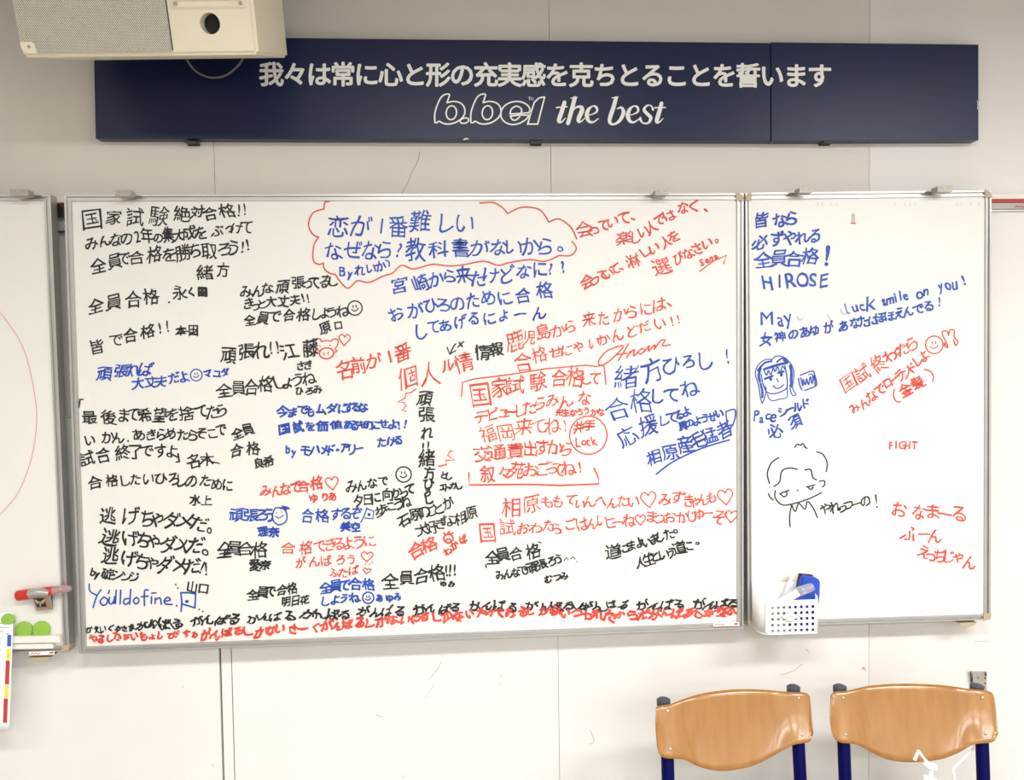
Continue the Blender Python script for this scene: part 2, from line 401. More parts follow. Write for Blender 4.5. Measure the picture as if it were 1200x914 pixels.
left = whiteboard('left whiteboard cut by the picture edge, with a thin pink arc drawn on it',
                  [(-620, 228.5), (59, 228), (81.5, 763), (-600, 790)], [(-610, 237), (51, 235.5), (73.5, 757), (-590, 782)], T1, [2])
# ---------------------------------------------------------------- writing on the wide board
_k = [0]
def ink(): _k[0] += 1; return Ink(SURF+.00003*(_k[0] % 12))
def text(board, m, label, *lines, extra=None, jit=1.0):
    i = ink(); i.jit = jit
    for l in lines: i.T(*l[:3], **(l[3] if len(l) > 3 else {}))
    if extra: extra(i)
    return i.build(m, board, label=label)
B, U, R_ = 'black', 'blue', 'red'
text(main, B, 'black message at the top left, headed by a boxed character',
     ('国家試験絶対合格', [(107.5, 257, 24), (134, 255, 18), (158, 254, 21), (187, 252, 23), (213, 251, 18), (231, 249, 15), (247, 250, 17), (266, 247, 18)], 19),
     ('!!', [(279, 247), (286, 246)], 17),
     ('みんなの2年の集大成をぶっけて', [(108, 285), (122, 283), (136, 281), (148, 279), (161, 277), (174, 276), (185, 279, 13), (197, 275), (209, 276), (222, 273), (236, 273), (254, 271), (268, 269, 11), (278, 267), (290, 266)], 15.5),
     ('全員で合格を勝ち取ろう!!', [(115, 311), (134, 306), (146, 303), (161, 302), (181, 299), (199, 299), (215, 296), (228, 295), (245, 295), (262, 291), (274, 291), (284, 289), (290, 288)], 18),
     ('緒方', [(241, 319), (261, 316)], 17))
text(main, B, 'black line of writing ending with a filled-in square character',
     ('全員合格.永く', [(112, 358), (133, 353), (156, 351), (177, 348), (197, 353), (210, 344), (223, 342, 12)], 17.5), ('田', [(238, 342.5)], 11, dict(w=3)))
text(main, B, None, ('皆で合格!!', [(114, 407), (136, 398), (153, 393), (173, 388), (187, 385), (197, 383)], 17), ('本田', [(211, 388), (226, 387)], 12), extra=lambda i: i.S([(208, 391), (218, 388), (226, 390), (231, 387)], 1.6))
text(main, U, 'blue message with a smiling face at the left',
     ('頑張れば', [(122, 438), (142, 435), (157, 434), (172, 432)], 17, dict(w=2)), ('大丈夫だよ', [(162, 449), (177, 448), (189, 447), (204, 443), (215, 443)], 14), ('マユダ', [(244, 439), (264, 436)], 10),
     extra=lambda i: i.smile(230, 439.5, 6.8))
text(main, B, 'black quotation in four lines at the left',
     ('「', [(94, 473)], 14), ('最後まで希望を捨てたら', [(105, 489), (127, 489), (145, 486), (156, 486), (170, 487), (187, 486), (203, 485), (218, 484), (236, 482), (249, 482), (259, 481)], 17),
     ('いかん.あきらめたらそこで', [(105, 515), (126, 512), (138, 514), (150, 516), (162, 510), (177, 509), (189, 510), (200, 509), (214, 509), (226, 509), (236, 508), (248, 508), (260, 504)], 14.5),
     ('試合終了ですよ', [(102, 537), (122, 532), (144, 531), (159, 530), (172, 529), (188, 528), (202, 529)], 17), ('」', [(209, 537)], 13), ('名木', [(226, 540), (242, 538)], 17),
     extra=lambda i: i.S([(236, 538), (248, 541), (257, 543)], 1.5))
text(main, B, None, ('合格したいひろしのために', [(111, 566), (131, 563), (147, 563), (159, 562), (174, 561), (189, 561), (204, 562), (213, 563), (225, 565), (240, 563), (254, 567), (267, 568)], 15), ('水上', [(228.6, 586), (243, 586)], 13))
text(main, B, 'black sentence written three times, then a by-line',
     ('逃げちゃダメだ。', [(126, 604), (154, 605), (171, 607), (184, 610), (201, 610), (217, 610), (234, 614), (245, 621)], 20.5, dict(w=2.1)),
     ('逃げちゃダメだ。', [(129, 629), (154, 631), (168, 633), (180, 636), (197, 637), (213, 638), (229, 640), (240, 648)], 20, dict(w=2.1)),
     ('逃げちゃダメだ!!', [(130, 651), (152, 655), (167, 657), (179, 659), (194, 662), (211, 662), (226, 663), (237, 666), (242, 667)], 19, dict(w=2.1)),
     ('by.碇シンジ', [(109, 670), (114, 672), (119, 675), (126, 672), (138, 675), (148, 676), (158, 676)], 13), ('山口', [(225.5, 687.5), (239, 689)], 13),
     extra=lambda i: [i.dot(x, y, 1) for x, y in ((206, 685), (208.5, 689), (207, 710), (233.5, 714), (237.5, 716.5))])
def fine(i):
    K = dict(o=(80, 570), k=4.81, w=8.6)
    for q in ([(118, 550), (122, 590), (158, 612)], [(185, 582), (160, 620), (140, 682)], [(200, 625), (180, 645), (190, 668), (212, 665), (222, 640), (200, 622)],
              [(232, 625), (230, 655), (245, 662), (258, 640), (260, 622)], [(258, 660), (262, 640)], [(232, 585), (226, 604)], [(270, 585), (266, 660)], [(296, 585), (292, 662)],
              [(340, 632), (318, 636), (312, 655), (325, 665), (345, 650)], [(352, 580), (346, 664)], [(385, 625), (368, 640), (375, 660), (392, 658), (398, 640), (385, 625)],
              [(450, 585), (432, 585), (428, 625), (430, 672)], [(412, 622), (450, 618)], [(470, 622), (468, 660)], [(470, 602), (494, 600)], [(490, 630), (490, 660)], [(490, 640), (515, 628), (522, 645), (524, 664)],
              [(540, 648), (575, 640), (562, 625), (542, 640), (548, 662), (585, 665)], [(610, 670), (612, 672)]): i.S(q, **K)
    for q in ([(634, 598), (640, 650), (636, 704)], [(634, 600), (675, 598), (718, 606)], [(718, 608), (714, 684)], [(712, 684), (675, 672), (640, 662)]): i.S(q, sm=False, o=(80, 570), k=4.81, w=9.5)
    i.dot(219, 704.8, 2.4, 1.9)
text(main, U, 'large thin blue English message with a little flag, bottom left', extra=fine)
text(main, B, None, ('みんな頑張ってるし', [(289, 342), (302, 341), (314, 337), (331, 336), (350, 332), (361, 335), (369, 331), (380, 330), (391, 330)], 15),
     ('きっと大丈夫!!', [(291, 356), (299, 360), (306, 356), (318, 353), (333, 352), (346, 351), (356, 350), (360, 349)], 13),
     ('全員で合格しょうね', [(293, 375), (309, 373), (323, 371), (339, 369), (356, 369), (372, 368), (381, 367), (389, 366), (402, 364)], 14.5),
     ('原口', [(381, 384.5, 14), (397, 382)], 11), extra=lambda i: i.smile(416, 361, 8.4, 1.6))
text(main, B, None, ('頑張れ!!', [(268, 416), (288, 413), (306, 411), (318, 408), (324, 407)], 19, dict(w=2.1)), ('江藤', [(340, 410), (364, 407)], 19, dict(w=2.2)), ('さき', [(352, 429), (362, 428)], 11))
def pig(i):
    K = dict(o=(240, 310), k=5.71, w=8)
    i.ring(382.7, 414, 8.4, 6.4, 1.8, -.1); i.S([(797, 590), (797, 605)], **K); i.S([(826, 585), (826, 600)], **K); i.dot(375, 405.5, .9); i.dot(387, 404.5, .9)
    for q in ([(755, 495), (775, 500), (780, 515), (810, 508), (845, 512), (860, 500), (890, 502), (888, 540), (870, 565), (885, 580), (860, 590)], [(742, 545), (755, 570), (772, 580)]): i.S(q, **K)
    i.heart(403.7, 398, 13, 1.4, .1)
text(main, R_, 'red pig face with a heart', extra=pig)
text(main, B, None, ('全員合格しょうね', [(263, 458), (279, 455), (294, 454), (312, 450), (327, 448), (337, 448), (349, 445), (362, 444)], 17), ('ひろみ', [(351, 459), (362, 458), (373, 456)], 11))
text(main, B, None, ('全員', [(278, 508, 13), (291, 503)], 14), ('合格', [(277, 527), (296, 525)], 15), ('良希', [(304, 543), (314, 541)], 12))
text(main, U, 'blue three-line quotation with a by-line', ('今までもムダにするな', [(330, 483, 15), (343, 483), (355, 481), (365, 482), (376, 480), (389, 478), (402, 479), (411, 478), (417, 478), (426, 477)], 12.5, dict(w=2.1)),
     ('国試を価値あるものにせよ!!', [(334, 503, 14), (350, 500), (364, 499), (378, 499), (394, 498), (408, 498), (416, 498), (424, 498), (432, 498), (440, 498), (449, 496), (460, 496), (468, 497), (475, 497)], 12, dict(w=2.2)),
     ('byモハメド・アリー', [(338, 526), (344, 529), (358, 528), (369, 527), (380, 527), (388, 527), (396, 527), (404, 526), (412, 527), (421, 526)], 12.5, dict(w=2.1)), ('たける', [(447, 518), (458, 517), (467, 516)], 11.5, dict(w=2.1)))
text(main, R_, None, ('みんなで合格', [(312, 576), (325, 575), (335, 573), (346, 571), (356, 570), (371, 567)], 14), ('ゆりあ', [(368, 583), (380, 583), (391, 581)], 10), extra=lambda i: i.heart(389, 566, 15, 1.5, -.1))
text(main, U, None, ('頑張ろう', [(277, 604), (294, 604), (306, 604), (316, 603)], 16, dict(w=2.1)), ('理奈', [(308, 623), (320.5, 623)], 12, dict(w=2.1)),
     extra=lambda i: [i.S([(322, 596), (319, 604), (321, 611), (327, 615), (335, 611), (336, 602), (332, 596), (325, 595), (322, 596)], 1.7), i.S([(329, 596), (334, 594), (339, 596)], 2), i.S([(331, 593), (336, 597)], 2), i.dot(324, 601, .8), i.dot(330, 600, .8), i.S([(323, 605), (327, 607), (332, 604)], 1.2)])
text(main, U, None, ('合格するぞ', [(361, 604), (379, 604), (394, 603), (405, 602), (416, 602)], 15), ('美空', [(405, 618), (417, 618)], 11, dict(w=2)),
     extra=lambda i: [i.S([(430, 595), (427, 604), (423, 612)], 1.5), i.S([(430, 596), (438, 599), (437, 608), (428, 607)], 1.5, sm=False), i.dot(432.5, 603, 1.9)])
text(main, B, None, ('全員合格', [(263, 644), (274, 643), (288, 644), (304, 643)], 18), ('愛奈', [(298, 662), (311, 661)], 13, dict(w=2)))
text(main, R_, None, ('合格できるように', [(337, 643), (359, 641), (376, 639), (388, 638), (397, 637), (409, 637), (420, 636), (434, 634)], 16, dict(w=1.5)), ('がんばろう', [(352, 659), (368, 658), (382, 657), (399, 656), (412, 656)], 13, dict(w=1.5)),
     ('ふたば', [(391, 671), (402, 671), (415, 669)], 12, dict(w=1.5)), extra=lambda i: [i.heart(430, 652, 14, 1.4, .1, .8), i.heart(430, 669, 9, 1.3, .2, .7), i.S([(429, 660), (428, 662)], 1), i.S([(433, 660), (433, 662)], 1), i.S([(436, 658), (437, 660)], 1)])
text(main, B, None, ('全員で合格', [(296, 697), (307, 694), (317, 693), (330, 692), (343, 690)], 13), ('明日花', [(334, 706), (346, 704), (357, 702)], 11))
text(main, U, None, ('全員で合格', [(382, 688), (393, 687), (404, 686), (417, 685), (433, 684)], 14, dict(w=2)), ('しようね', [(382, 704), (393, 703), (404, 702), (416, 701)], 12, dict(w=2)), ('あゆみ', [(445, 701), (456, 700), (466, 700)], 9, dict(w=2)), extra=lambda i: i.smile(431.5, 700.5, 6.6, 1.8))
text(main, B, None, ('全員合格!!!', [(459, 680), (477, 677), (494, 675), (512, 672), (523, 670), (528, 669), (534, 668)], 18, dict(w=2)), ('ゆみ', [(520, 685), (528.5, 684)], 8))
def cloud(i):
    K = dict(o=(350, 225), k=3.636, w=6)
    for q in ([(130, 40), (112, 44), (108, 72)], [(108, 72), (60, 90), (42, 140), (60, 180), (85, 192)], [(85, 192), (64, 230), (62, 290), (85, 308), (106, 302)], [(106, 302), (108, 325), (130, 345), (155, 350)],
              [(155, 350), (180, 385), (212, 410), (250, 378), (300, 385), (360, 358), (400, 345), (440, 312), (490, 328), (570, 308), (640, 315), (700, 310), (790, 295), (850, 312), (900, 300), (985, 288), (1050, 295), (1110, 270)],
              [(1110, 270), (1160, 270), (1183, 240), (1165, 210)], [(772, 47), (830, 45), (870, 68), (890, 92)], [(890, 92), (950, 65), (1020, 72), (1050, 100), (1065, 128)], [(1065, 128), (1110, 115), (1160, 150), (1185, 200)]): i.S(q, **K)
text(main, R_, 'red cloud outline around the blue top message', extra=cloud)
text(main, U, 'largest blue message, inside the cloud', ('恋が1番難しい', [(395, 264), (422, 265), (447, 264), (467, 265), (493, 259), (524, 261), (546, 262)], 24, dict(w=2)),
     ('なぜなら?教科書がないから。', [(391, 295), (414, 292), (434, 294), (452, 292), (468, 292), (487, 293), (514, 291), (540, 291), (561, 291), (584, 290), (601, 291), (621, 288), (640, 290), (657, 292)], 22, dict(w=2)),
     ('Byれいか', [(402, 318, 15), (410, 320), (422, 316), (434, 315), (446, 313)], 13, dict(w=1.8)), extra=lambda i: i.S([(452, 305), (456, 307), (456, 312)], 1.6))
text(main, U, 'slanting blue three-line message below the cloud', ('宮崎から来たけどなに??', [(467, 335), (493, 332), (511, 328), (527, 325), (543, 323), (560, 326), (576, 323), (595, 320), (614, 318), (632, 315), (647, 315), (661, 311)], 19, dict(w=2)),
     ('おがひろのために合格', [(464, 368), (487, 363), (505, 359), (519, 358), (537, 356), (554, 352), (572, 350), (592, 348), (614, 345), (638, 340)], 18, dict(w=1.9)),
     ('してあげるにょーん', [(495, 388, 22), (508, 383), (522, 381), (540, 378), (556, 374), (574, 373), (591, 370), (610, 367), (632, 367)], 16, dict(w=1.9)))
text(main, R_, 'slanting red four-line message at the top right', ('会っていて、', [(684, 269, 20), (697, 271), (707, 263), (718, 261), (731, 255), (741, 256)], 15),
     ('楽しい人ではなく、', [(731, 279, 18), (745, 278), (754, 272), (764, 267), (773, 258), (785, 252), (801, 244), (813, 241), (826, 247)], 15),
     ('会っていて、淋しい人を', [(688, 329, 16), (698, 330), (706, 322), (713, 320), (721, 315), (729, 316), (741, 306, 17), (757, 295), (766, 292), (779, 284), (790, 277)], 14),
     ('選びなさい。', [(776, 312, 20), (795, 304), (806, 297), (817, 291), (829, 285), (840, 282)], 14), ('Sena', [(822, 307), (828, 305), (834, 302), (839, 300)], 10, dict(ang=20)),
     extra=lambda i: i.S([(820, 318), (836, 306), (852, 299), (848, 309)], 1.5, sm=False))
text(main, R_, 'red message in large uneven characters, centre', ('名前が1番', [(403, 433, 22), (420, 428), (437, 423), (456, 417), (472, 413)], 19, dict(w=1.9)), ('個人ル情', [(478, 442, 24), (504, 439, 24), (525, 427, 15), (545, 426, 22)], 19, dict(w=1.9)),
     extra=lambda i: i.S([(645, 455), (610, 480), (575, 485), (568, 520), (515, 548), (560, 548), (575, 575), (545, 605), (572, 612)], 9, sm=False, o=(380, 380), k=6))
text(main, B, None, ('情報', [(567, 413), (582, 409)], 16, dict(w=2.1)), ('x', [(540, 401)], 14, dict(w=1.6)), extra=lambda i: [i.S([(534, 403), (531, 407), (527.5, 415)], 1.7), i.S([(524, 407), (527, 415), (534, 411)], 1.6, sm=False)])
text(main, B, 'black message written vertically', ('頑張れ!!緒方ひろし', [(498.5, 467), (501, 487), (500.5, 507, 15), (496, 523, 13), (502, 523, 13), (500.5, 538, 19), (502.5, 554, 14), (502.5, 567, 13), (501.5, 577, 10), (502.5, 585, 12)], 18, dict(w=2.1, ang=2)))
text(main, R_, None, extra=lambda i: i.S([(580, 540), (625, 530), (620, 505), (672, 502), (632, 475), (650, 447), (658, 450)], 9, sm=False, o=(400, 440), k=5.075))
text(main, B, None, ('とし', [(521, 558), (527, 558)], 10), ('エトカし', [(519, 571), (525, 571), (531, 570), (538, 569)], 9))
text(main, B, None, ('みんなで', [(412, 570, 16), (424, 569), (436, 566), (449, 563)], 13), ('夕日に向かって', [(420, 587), (431, 585), (441, 583), (453, 580), (464, 577), (473, 579), (480, 574)], 14), ('歩こうね', [(447, 597), (459, 594), (467, 591), (475, 589)], 14), extra=lambda i: i.smile(473, 556, 9, 1.7))
text(main, B, None, ('石原のことが', [(474, 610), (486, 604), (497, 600), (506, 599), (514, 595), (525, 590)], 15), ('大好きな相原', [(495, 620), (506, 618), (516, 614), (526, 610), (540, 607), (553, 601)], 15, dict(w=1.6)))
text(main, R_, None, ('合格', [(488, 645), (504, 638)], 17, dict(w=2)), ('わかば', [(525, 646), (533, 639), (543, 631)], 10, dict(w=2)), extra=lambda i: [i.ring(525.5, 631, 5.5, 5, 2), i.S([(520, 624), (523, 627), (526, 623), (528, 626), (531, 624)], 1.8), i.ring(525.5, 634, 3, 2.4, 2)])
text(main, R_, 'red two-line message slanting up under the blue one', ('鹿児島から来たからには、', [(603, 399, 22), (621, 396), (638, 388), (655, 389), (669, 383), (691, 374), (708, 372), (727, 368), (741, 365), (757, 361), (772, 357), (785, 357)], 17, dict(w=1.5)),
     ('合格せにゃいかんとだい!!', [(613, 424, 24), (633, 417, 18), (651, 413), (665, 410), (677, 407), (695, 402), (708, 398), (724, 392), (740, 388), (755, 383), (774, 379), (788, 376), (795, 374)], 15, dict(w=1.5)))
def anon(i):
    K = dict(o=(680, 370), k=4.57, w=8)
    for q in ([(100, 265), (102, 235), (150, 185), (232, 162), (170, 230), (125, 262), (100, 265)], [(258, 150), (235, 190), (205, 240)], [(190, 210), (250, 200)], [(248, 226), (268, 190)], [(262, 205), (290, 180), (285, 215), (310, 195)],
              [(330, 175), (310, 195), (325, 205), (345, 185), (330, 175)], [(345, 190), (370, 160), (365, 190), (400, 155), (395, 180)], [(400, 175), (430, 135), (455, 130), (440, 160), (483, 155)]): i.S(q, **K)
text(main, R_, 'red cursive signature', extra=anon)
def box4(i):
    K = dict(o=(540, 340), k=3.81, w=6, sm=False)
    i.S([(3, 475), (8, 412), (60, 396), (180, 382), (235, 374), (380, 351), (560, 335), (600, 340), (640, 338), (648, 420)], **K)
    i.S([(36, 815), (38, 870), (300, 867), (450, 872), (618, 865), (612, 830), (595, 795)], o=(540, 340), k=3.81, w=7.5, sm=False)
    i.ring(689.5, 510, 22, 22.5, 1.6)
text(main, R_, 'red framed message of five lines with a circled name', ('国家試験合格して', [(563, 462, 26), (586, 455), (604, 451), (630, 447), (655, 443), (674, 441), (687, 444, 15), (697, 443, 15)], 20, dict(w=1.7)),
     ('デビューしたらみんな', [(565, 489), (578, 485), (590, 484), (600, 482), (610, 480), (620, 477), (633, 473), (648, 470), (663, 470), (685, 467)], 17, dict(w=1.6)), ('先生なろうかな', [(655, 483), (704, 483)], 9, dict(w=1.5)),
     ('福岡来てね!', [(573, 509), (594, 507), (613, 501), (632, 500), (647, 499), (662, 497)], 20, dict(w=1.5)), ('交通費出すから', [(565, 533), (583, 530), (603, 527), (621, 526), (636, 524), (651, 523), (665, 526)], 19, dict(w=1.8)),
     ('叙々苑おごってね!', [(571, 555), (590, 553), (606, 551), (623, 550), (637, 550), (646, 553), (654, 550), (666, 549), (680, 548)], 18, dict(w=1.7)), ('井手', [(679, 501), (691, 499)], 13), ('Lock', [(677, 519), (684, 518), (690, 517), (697, 516)], 14, dict(w=1.6)), extra=box4)
text(main, U, 'tall slanting blue message at the right side', ('緒方ひろし!', [(734, 441, 29), (763, 433, 28), (787, 428), (806, 425, 18), (826, 421), (852, 415)], 23, dict(w=2)),
     ('合格してね', [(724, 479), (752, 469, 26), (771, 464, 20), (787, 463, 18), (808, 455, 22)], 25, dict(w=2)), ('応援してるよ', [(734, 511, 24), (760, 498, 22), (779, 493, 16), (788, 489, 14), (796, 487), (805, 482)], 12, dict(w=2)))
text(main, U, 'underlined dark blue lines beneath the tall blue message', ('真のようせい', [(800, 499), (843, 485)], 11, dict(w=2)), ('相原産毛猛者', [(765, 536), (785, 530), (803, 521), (817, 516), (832, 510), (848, 503)], 19, dict(w=2)),
     extra=lambda i: [i.S([(408, 848), (500, 780), (650, 710), (798, 665)], 9, o=(680, 370), k=4.57), i.S([(785, 512), (828, 503), (826, 560), (800, 608), (786, 570), (780, 512)], 8, o=(680, 370), k=4.57)])
text(main, R_, 'two long red lines with hearts', ('相原ももてぃんへんたい', [(599, 595, 23), (624, 591, 20), (642, 588), (653, 587), (668, 586), (679, 590), (690, 588), (705, 588), (717, 590), (730, 587), (743, 588)], 15, dict(w=1.5)), ('みずきゃんも', [(779, 586), (794, 583, 18), (807, 587), (815, 589), (824, 586), (834, 584)], 15, dict(w=1.5)),
     ('国試おわたらごはんいこーね', [(571, 624, 21), (593, 618, 20), (613, 619), (629, 619), (643, 616), (653, 619), (669, 615), (683, 613), (694, 613), (706, 612), (716, 613), (724, 612), (738, 609)], 15, dict(w=1.5)),
     ('まつおかじゅーぞ', [(764, 605), (772, 609), (785, 607), (800, 606), (811, 604), (820, 604), (830, 602), (844, 606, 18)], 15, dict(w=1.5)),
     extra=lambda i: [i.heart(760, 585, 18, 1.5, -.1), i.heart(850, 582, 18, 1.5, -.1), i.heart(750.5, 609, 12, 1.4), i.heart(857, 605, 14, 1.4, .1)])
text(main, B, None, ('全員合格', [(577, 653), (590, 650), (606, 649), (624, 645)], 16, dict(w=1.9)), ('みんなで頑張ろう', [(585, 675), (595, 672), (604, 670), (612, 669), (623, 665), (636, 661), (646, 658), (654, 656)], 12), ('むつみ', [(643, 679), (653, 677), (661, 675)], 10),
     extra=lambda i: [i.S([(569, 662), (570, 665)], 1.8), i.S([(631, 635), (634, 636)], 1.4), i.S([(661, 657), (664, 653), (666, 656)], 1.2, sm=False), i.S([(669, 655), (671, 652), (674, 655)], 1.2, sm=False), i.dot(676, 658, .8)])
text(main, B, None, ('道にまよいました。', [(718, 645, 16), (731, 643), (741, 640), (750, 637), (758, 635), (767, 632), (775, 629), (783, 626), (791, 623)], 13), ('人生という道に。', [(751, 660), (760, 655, 15), (769, 652), (778, 650), (787, 647), (796, 643, 15), (807, 640), (817, 637)], 13))
bl = [(165, 733), (230, 729), (300, 724), (380, 720), (460, 716), (540, 711), (640, 710), (760, 709), (862, 708)]
text(main, B, 'row of repeated black words along the bottom', ('かえいくるさま', [(105, 739), (153, 736)], 8, dict(w=1.7)), ('がんばる '*10+'がんばる', bl, 12, dict(w=2, aspect=1.2)), jit=1.8,
     extra=lambda i: [i.S([(163, 731), (175, 735), (182, 727), (190, 738), (197, 728), (205, 737), (214, 732)], 2), i.S([(670, 706), (676, 714), (684, 706), (680, 714), (694, 710)], 1.8), i.S([(848, 706), (856, 712), (864, 710)], 2)])
rl = [(240, 743), (350, 737), (460, 727), (560, 719), (640, 716), (700, 721), (760, 720), (858, 717)]
text(main, R_, 'row of crowded red words along the bottom edge', ('やるしかないもよしてがする', [(108, 749), (170, 745), (228, 743)], 9.5, dict(w=2)), ('がんばるしかないさーくがんばるしかないやるしかないやってみるしかないつかれたからだがんばるしかない', rl, 11.5, dict(w=2.3, aspect=1.2)), jit=1.8,
     extra=lambda i: [i.S([(800, 722), (815, 716), (826, 722), (838, 716), (858, 712), (848, 720), (840, 722)], 2.4), i.S([(520, 730), (530, 723), (540, 728)], 2.2)])

# ---------------------------------------------------------------- writing on the narrow right board
text(right, U, 'blue four-line greeting at the top left', ('皆なら', [(892, 257), (914, 259), (929, 256)], 18, dict(w=2.3)), ('必ずやれる', [(891, 283), (911, 280), (925, 278), (939, 277), (955, 276)], 17, dict(w=2)),
     ('全員合格', [(894, 304), (913, 303), (930, 302), (950, 300)], 20, dict(w=2)), ('HIROSE', [(899, 331), (913, 330), (927, 330), (941, 328), (953.5, 329), (966, 328)], 22, dict(w=2.2, ang=2)),
     extra=lambda i: [i.S([(402, 240, 22), (400, 270, 16), (394, 300, 8)], o=(870, 230), k=4, sm=False), i.dot(968.5, 309.5, 2.4)])
text(right, U, 'blue English and Japanese lines slanting up', ('May', [(898, 373, 25), (913, 374), (924, 371)], 22, dict(w=1.9, ang=5)), ('uck', [(1001, 360), (1010, 357), (1020, 354, 24)], 18, dict(w=1.9, ang=8)), ('smile', [(1036, 352), (1043, 350), (1050, 348), (1055, 346), (1061, 346)], 15, dict(w=2, ang=8)),
     ('on', [(1077, 344), (1085, 341)], 16, dict(w=2, ang=8)), ('you!', [(1102, 335), (1110, 333), (1118, 331), (1128, 327)], 16, dict(w=2, ang=10)),
     ('女神のあゆがあなたにほほえんでる', [(898, 398, 15), (914, 394), (930, 392), (943, 390), (955, 387), (971, 383), (988, 382), (1002, 379), (1012, 377), (1023, 375), (1033, 373), (1043, 371), (1054, 368), (1065, 365), (1077, 362), (1088, 358)], 13, dict(w=1.9)),
     ('!', [(1101, 354)], 14), extra=lambda i: i.S([(990, 356), (993, 366), (996, 367)], 1.2))
Ink(SURF+.0001).S([(934, 371), (937, 375), (941, 373)], 1.6).S([(970, 369), (973, 374)], 1.4).S([(985, 362), (988, 368), (995, 366)], 1.4).build('faint', right, label='half-erased pale blue marks')
def girl(i):
    K = dict(o=(870, 390), k=7.033)
    for w, q in ((9, [(245, 222), (200, 218), (150, 245), (115, 295), (108, 350), (125, 400), (140, 470), (150, 540), (163, 582)]), (9, [(163, 582), (180, 545), (195, 480), (190, 440)]),
                 (9, [(245, 222), (265, 198), (300, 190), (350, 205), (400, 255), (425, 320), (420, 400), (412, 440), (425, 480), (440, 510), (415, 515), (398, 480), (392, 430)]),
                 (20, [(130, 310), (150, 290), (135, 350), (145, 400)]), (16, [(240, 235), (190, 245), (150, 280)]), (14, [(285, 240), (330, 210), (375, 245), (340, 225)]), (22, [(180, 300), (240, 280), (300, 262), (370, 245)]),
                 (22, [(395, 270), (405, 330), (402, 390), (408, 440)]), (18, [(150, 420), (165, 480), (165, 530)]), (10, [(155, 340), (170, 420), (205, 490), (270, 500), (340, 475), (370, 440), (365, 350), (350, 270)]),
                 (10, [(175, 300), (200, 350), (215, 310), (235, 345), (255, 290), (270, 320), (290, 280), (310, 330), (330, 275), (350, 300)]), (18, [(185, 380), (215, 368), (250, 355)]), (24, [(228, 365), (236, 385)]), (18, [(295, 330), (340, 318)]), (24, [(318, 325), (322, 350)]),
                 (9, [(283, 378), (290, 390), (298, 403)]), (10, [(253, 435), (280, 458), (315, 450), (340, 427)]), (8, [(207, 505), (220, 540), (250, 560), (310, 545), (368, 530), (368, 440)]),
                 (11, [(478, 350), (530, 328), (580, 315), (598, 350), (612, 430), (560, 458), (515, 475)]), (11, [(463, 375), (470, 420), (490, 470)]), (10, [(480, 370), (500, 440), (500, 380), (520, 430), (530, 375), (545, 430), (560, 360), (575, 420), (590, 350), (600, 430)]), (8, [(545, 345), (575, 340), (580, 370)])):
        i.S([p+(w,) for p in q], **K)
text(right, U, 'blue doodle of a smiling girl with long hair and a small badge', extra=girl)
text(right, U, 'dark blue caption below the girl doodle', ('Pace', [(887, 488, 17), (893, 489, 15), (899, 488, 14), (906, 487, 15)], 15, dict(w=2)), ('シールド', [(917, 483), (926, 480), (935, 477), (945, 473)], 12, dict(w=2)), ('必須', [(908, 504, 17), (932, 494)], 15, dict(w=1.9)))
def rtop(i):
    i.smile(1095, 404, 10.3, 1.5)
    K = dict(o=(960, 380), k=6, w=9)
    i.S([(870, 140), (905, 165), (890, 120), (870, 80), (868, 50), (900, 50), (910, 80)], **K); i.S([(910, 80), (920, 40), (950, 45), (950, 90), (975, 120), (960, 150), (945, 110)], **K); i.dot(1107.5, 403, 1.8)
text(right, R_, 'steeply slanting red message with a round face', ('国試終わったら', [(994, 449, 20), (1012, 437, 19), (1030, 426, 19), (1043, 417, 15), (1051, 414, 12), (1058, 408), (1069, 402)], 17, dict(w=1.6, ang=33)), ('みんなでローランドしよ', [(1002, 479), (1013, 473), (1022, 464), (1031, 457), (1041, 449), (1049, 443), (1055, 440), (1062, 436), (1068, 430), (1076, 423), (1083, 418)], 13, dict(w=1.6, ang=38)),
     ('金髪', [(1062, 457), (1075, 449)], 15, dict(w=2, ang=30)), extra=lambda i: [rtop(i), i.S([(1048, 456), (1047, 463), (1050, 470), (1055, 471)], 1.7), i.S([(1083, 433), (1090, 435), (1094, 441), (1093, 447)], 1.7)])
text(right, R_, 'small red capitals', ('FIGHT', [(1043, 522), (1050, 522), (1057, 522), (1064, 522), (1072, 522)], 12, dict(w=1.6)))
def doodle(i):
    K = dict(o=(880, 500), k=4.138, w=6.5)
    for q in ([(135, 150), (100, 175), (80, 225), (90, 275)], [(320, 122), (350, 135), (370, 175), (365, 218)], [(212, 100), (225, 85), (240, 90), (250, 82), (262, 95)], [(262, 98), (272, 105)], [(112, 290), (140, 265), (150, 215), (190, 200), (225, 207)],
              [(262, 210), (290, 208), (300, 245), (318, 258)], [(332, 265), (355, 262), (358, 280), (348, 292)], [(85, 325), (95, 345), (108, 355)], [(118, 310), (118, 345), (150, 378), (200, 375), (280, 350), (342, 320)],
              [(140, 325), (185, 308)], [(145, 328), (160, 340), (175, 330), (172, 315)], [(270, 292), (310, 282)], [(278, 295), (292, 305), (302, 292)], [(225, 308), (228, 310)],
              [(198, 378), (188, 430), (190, 485)], [(198, 378), (215, 412), (232, 372), (262, 400), (275, 362), (305, 400), (322, 440)]): i.S(q, **K)
text(right, B, 'thin black doodle of a sleepy face with a word beside it', ('やれっつーの!', [(967, 596), (978, 594), (987, 597), (994, 592), (1003, 590), (1014, 588), (1028, 587, 20)], 14, dict(w=1.6)), extra=doodle)
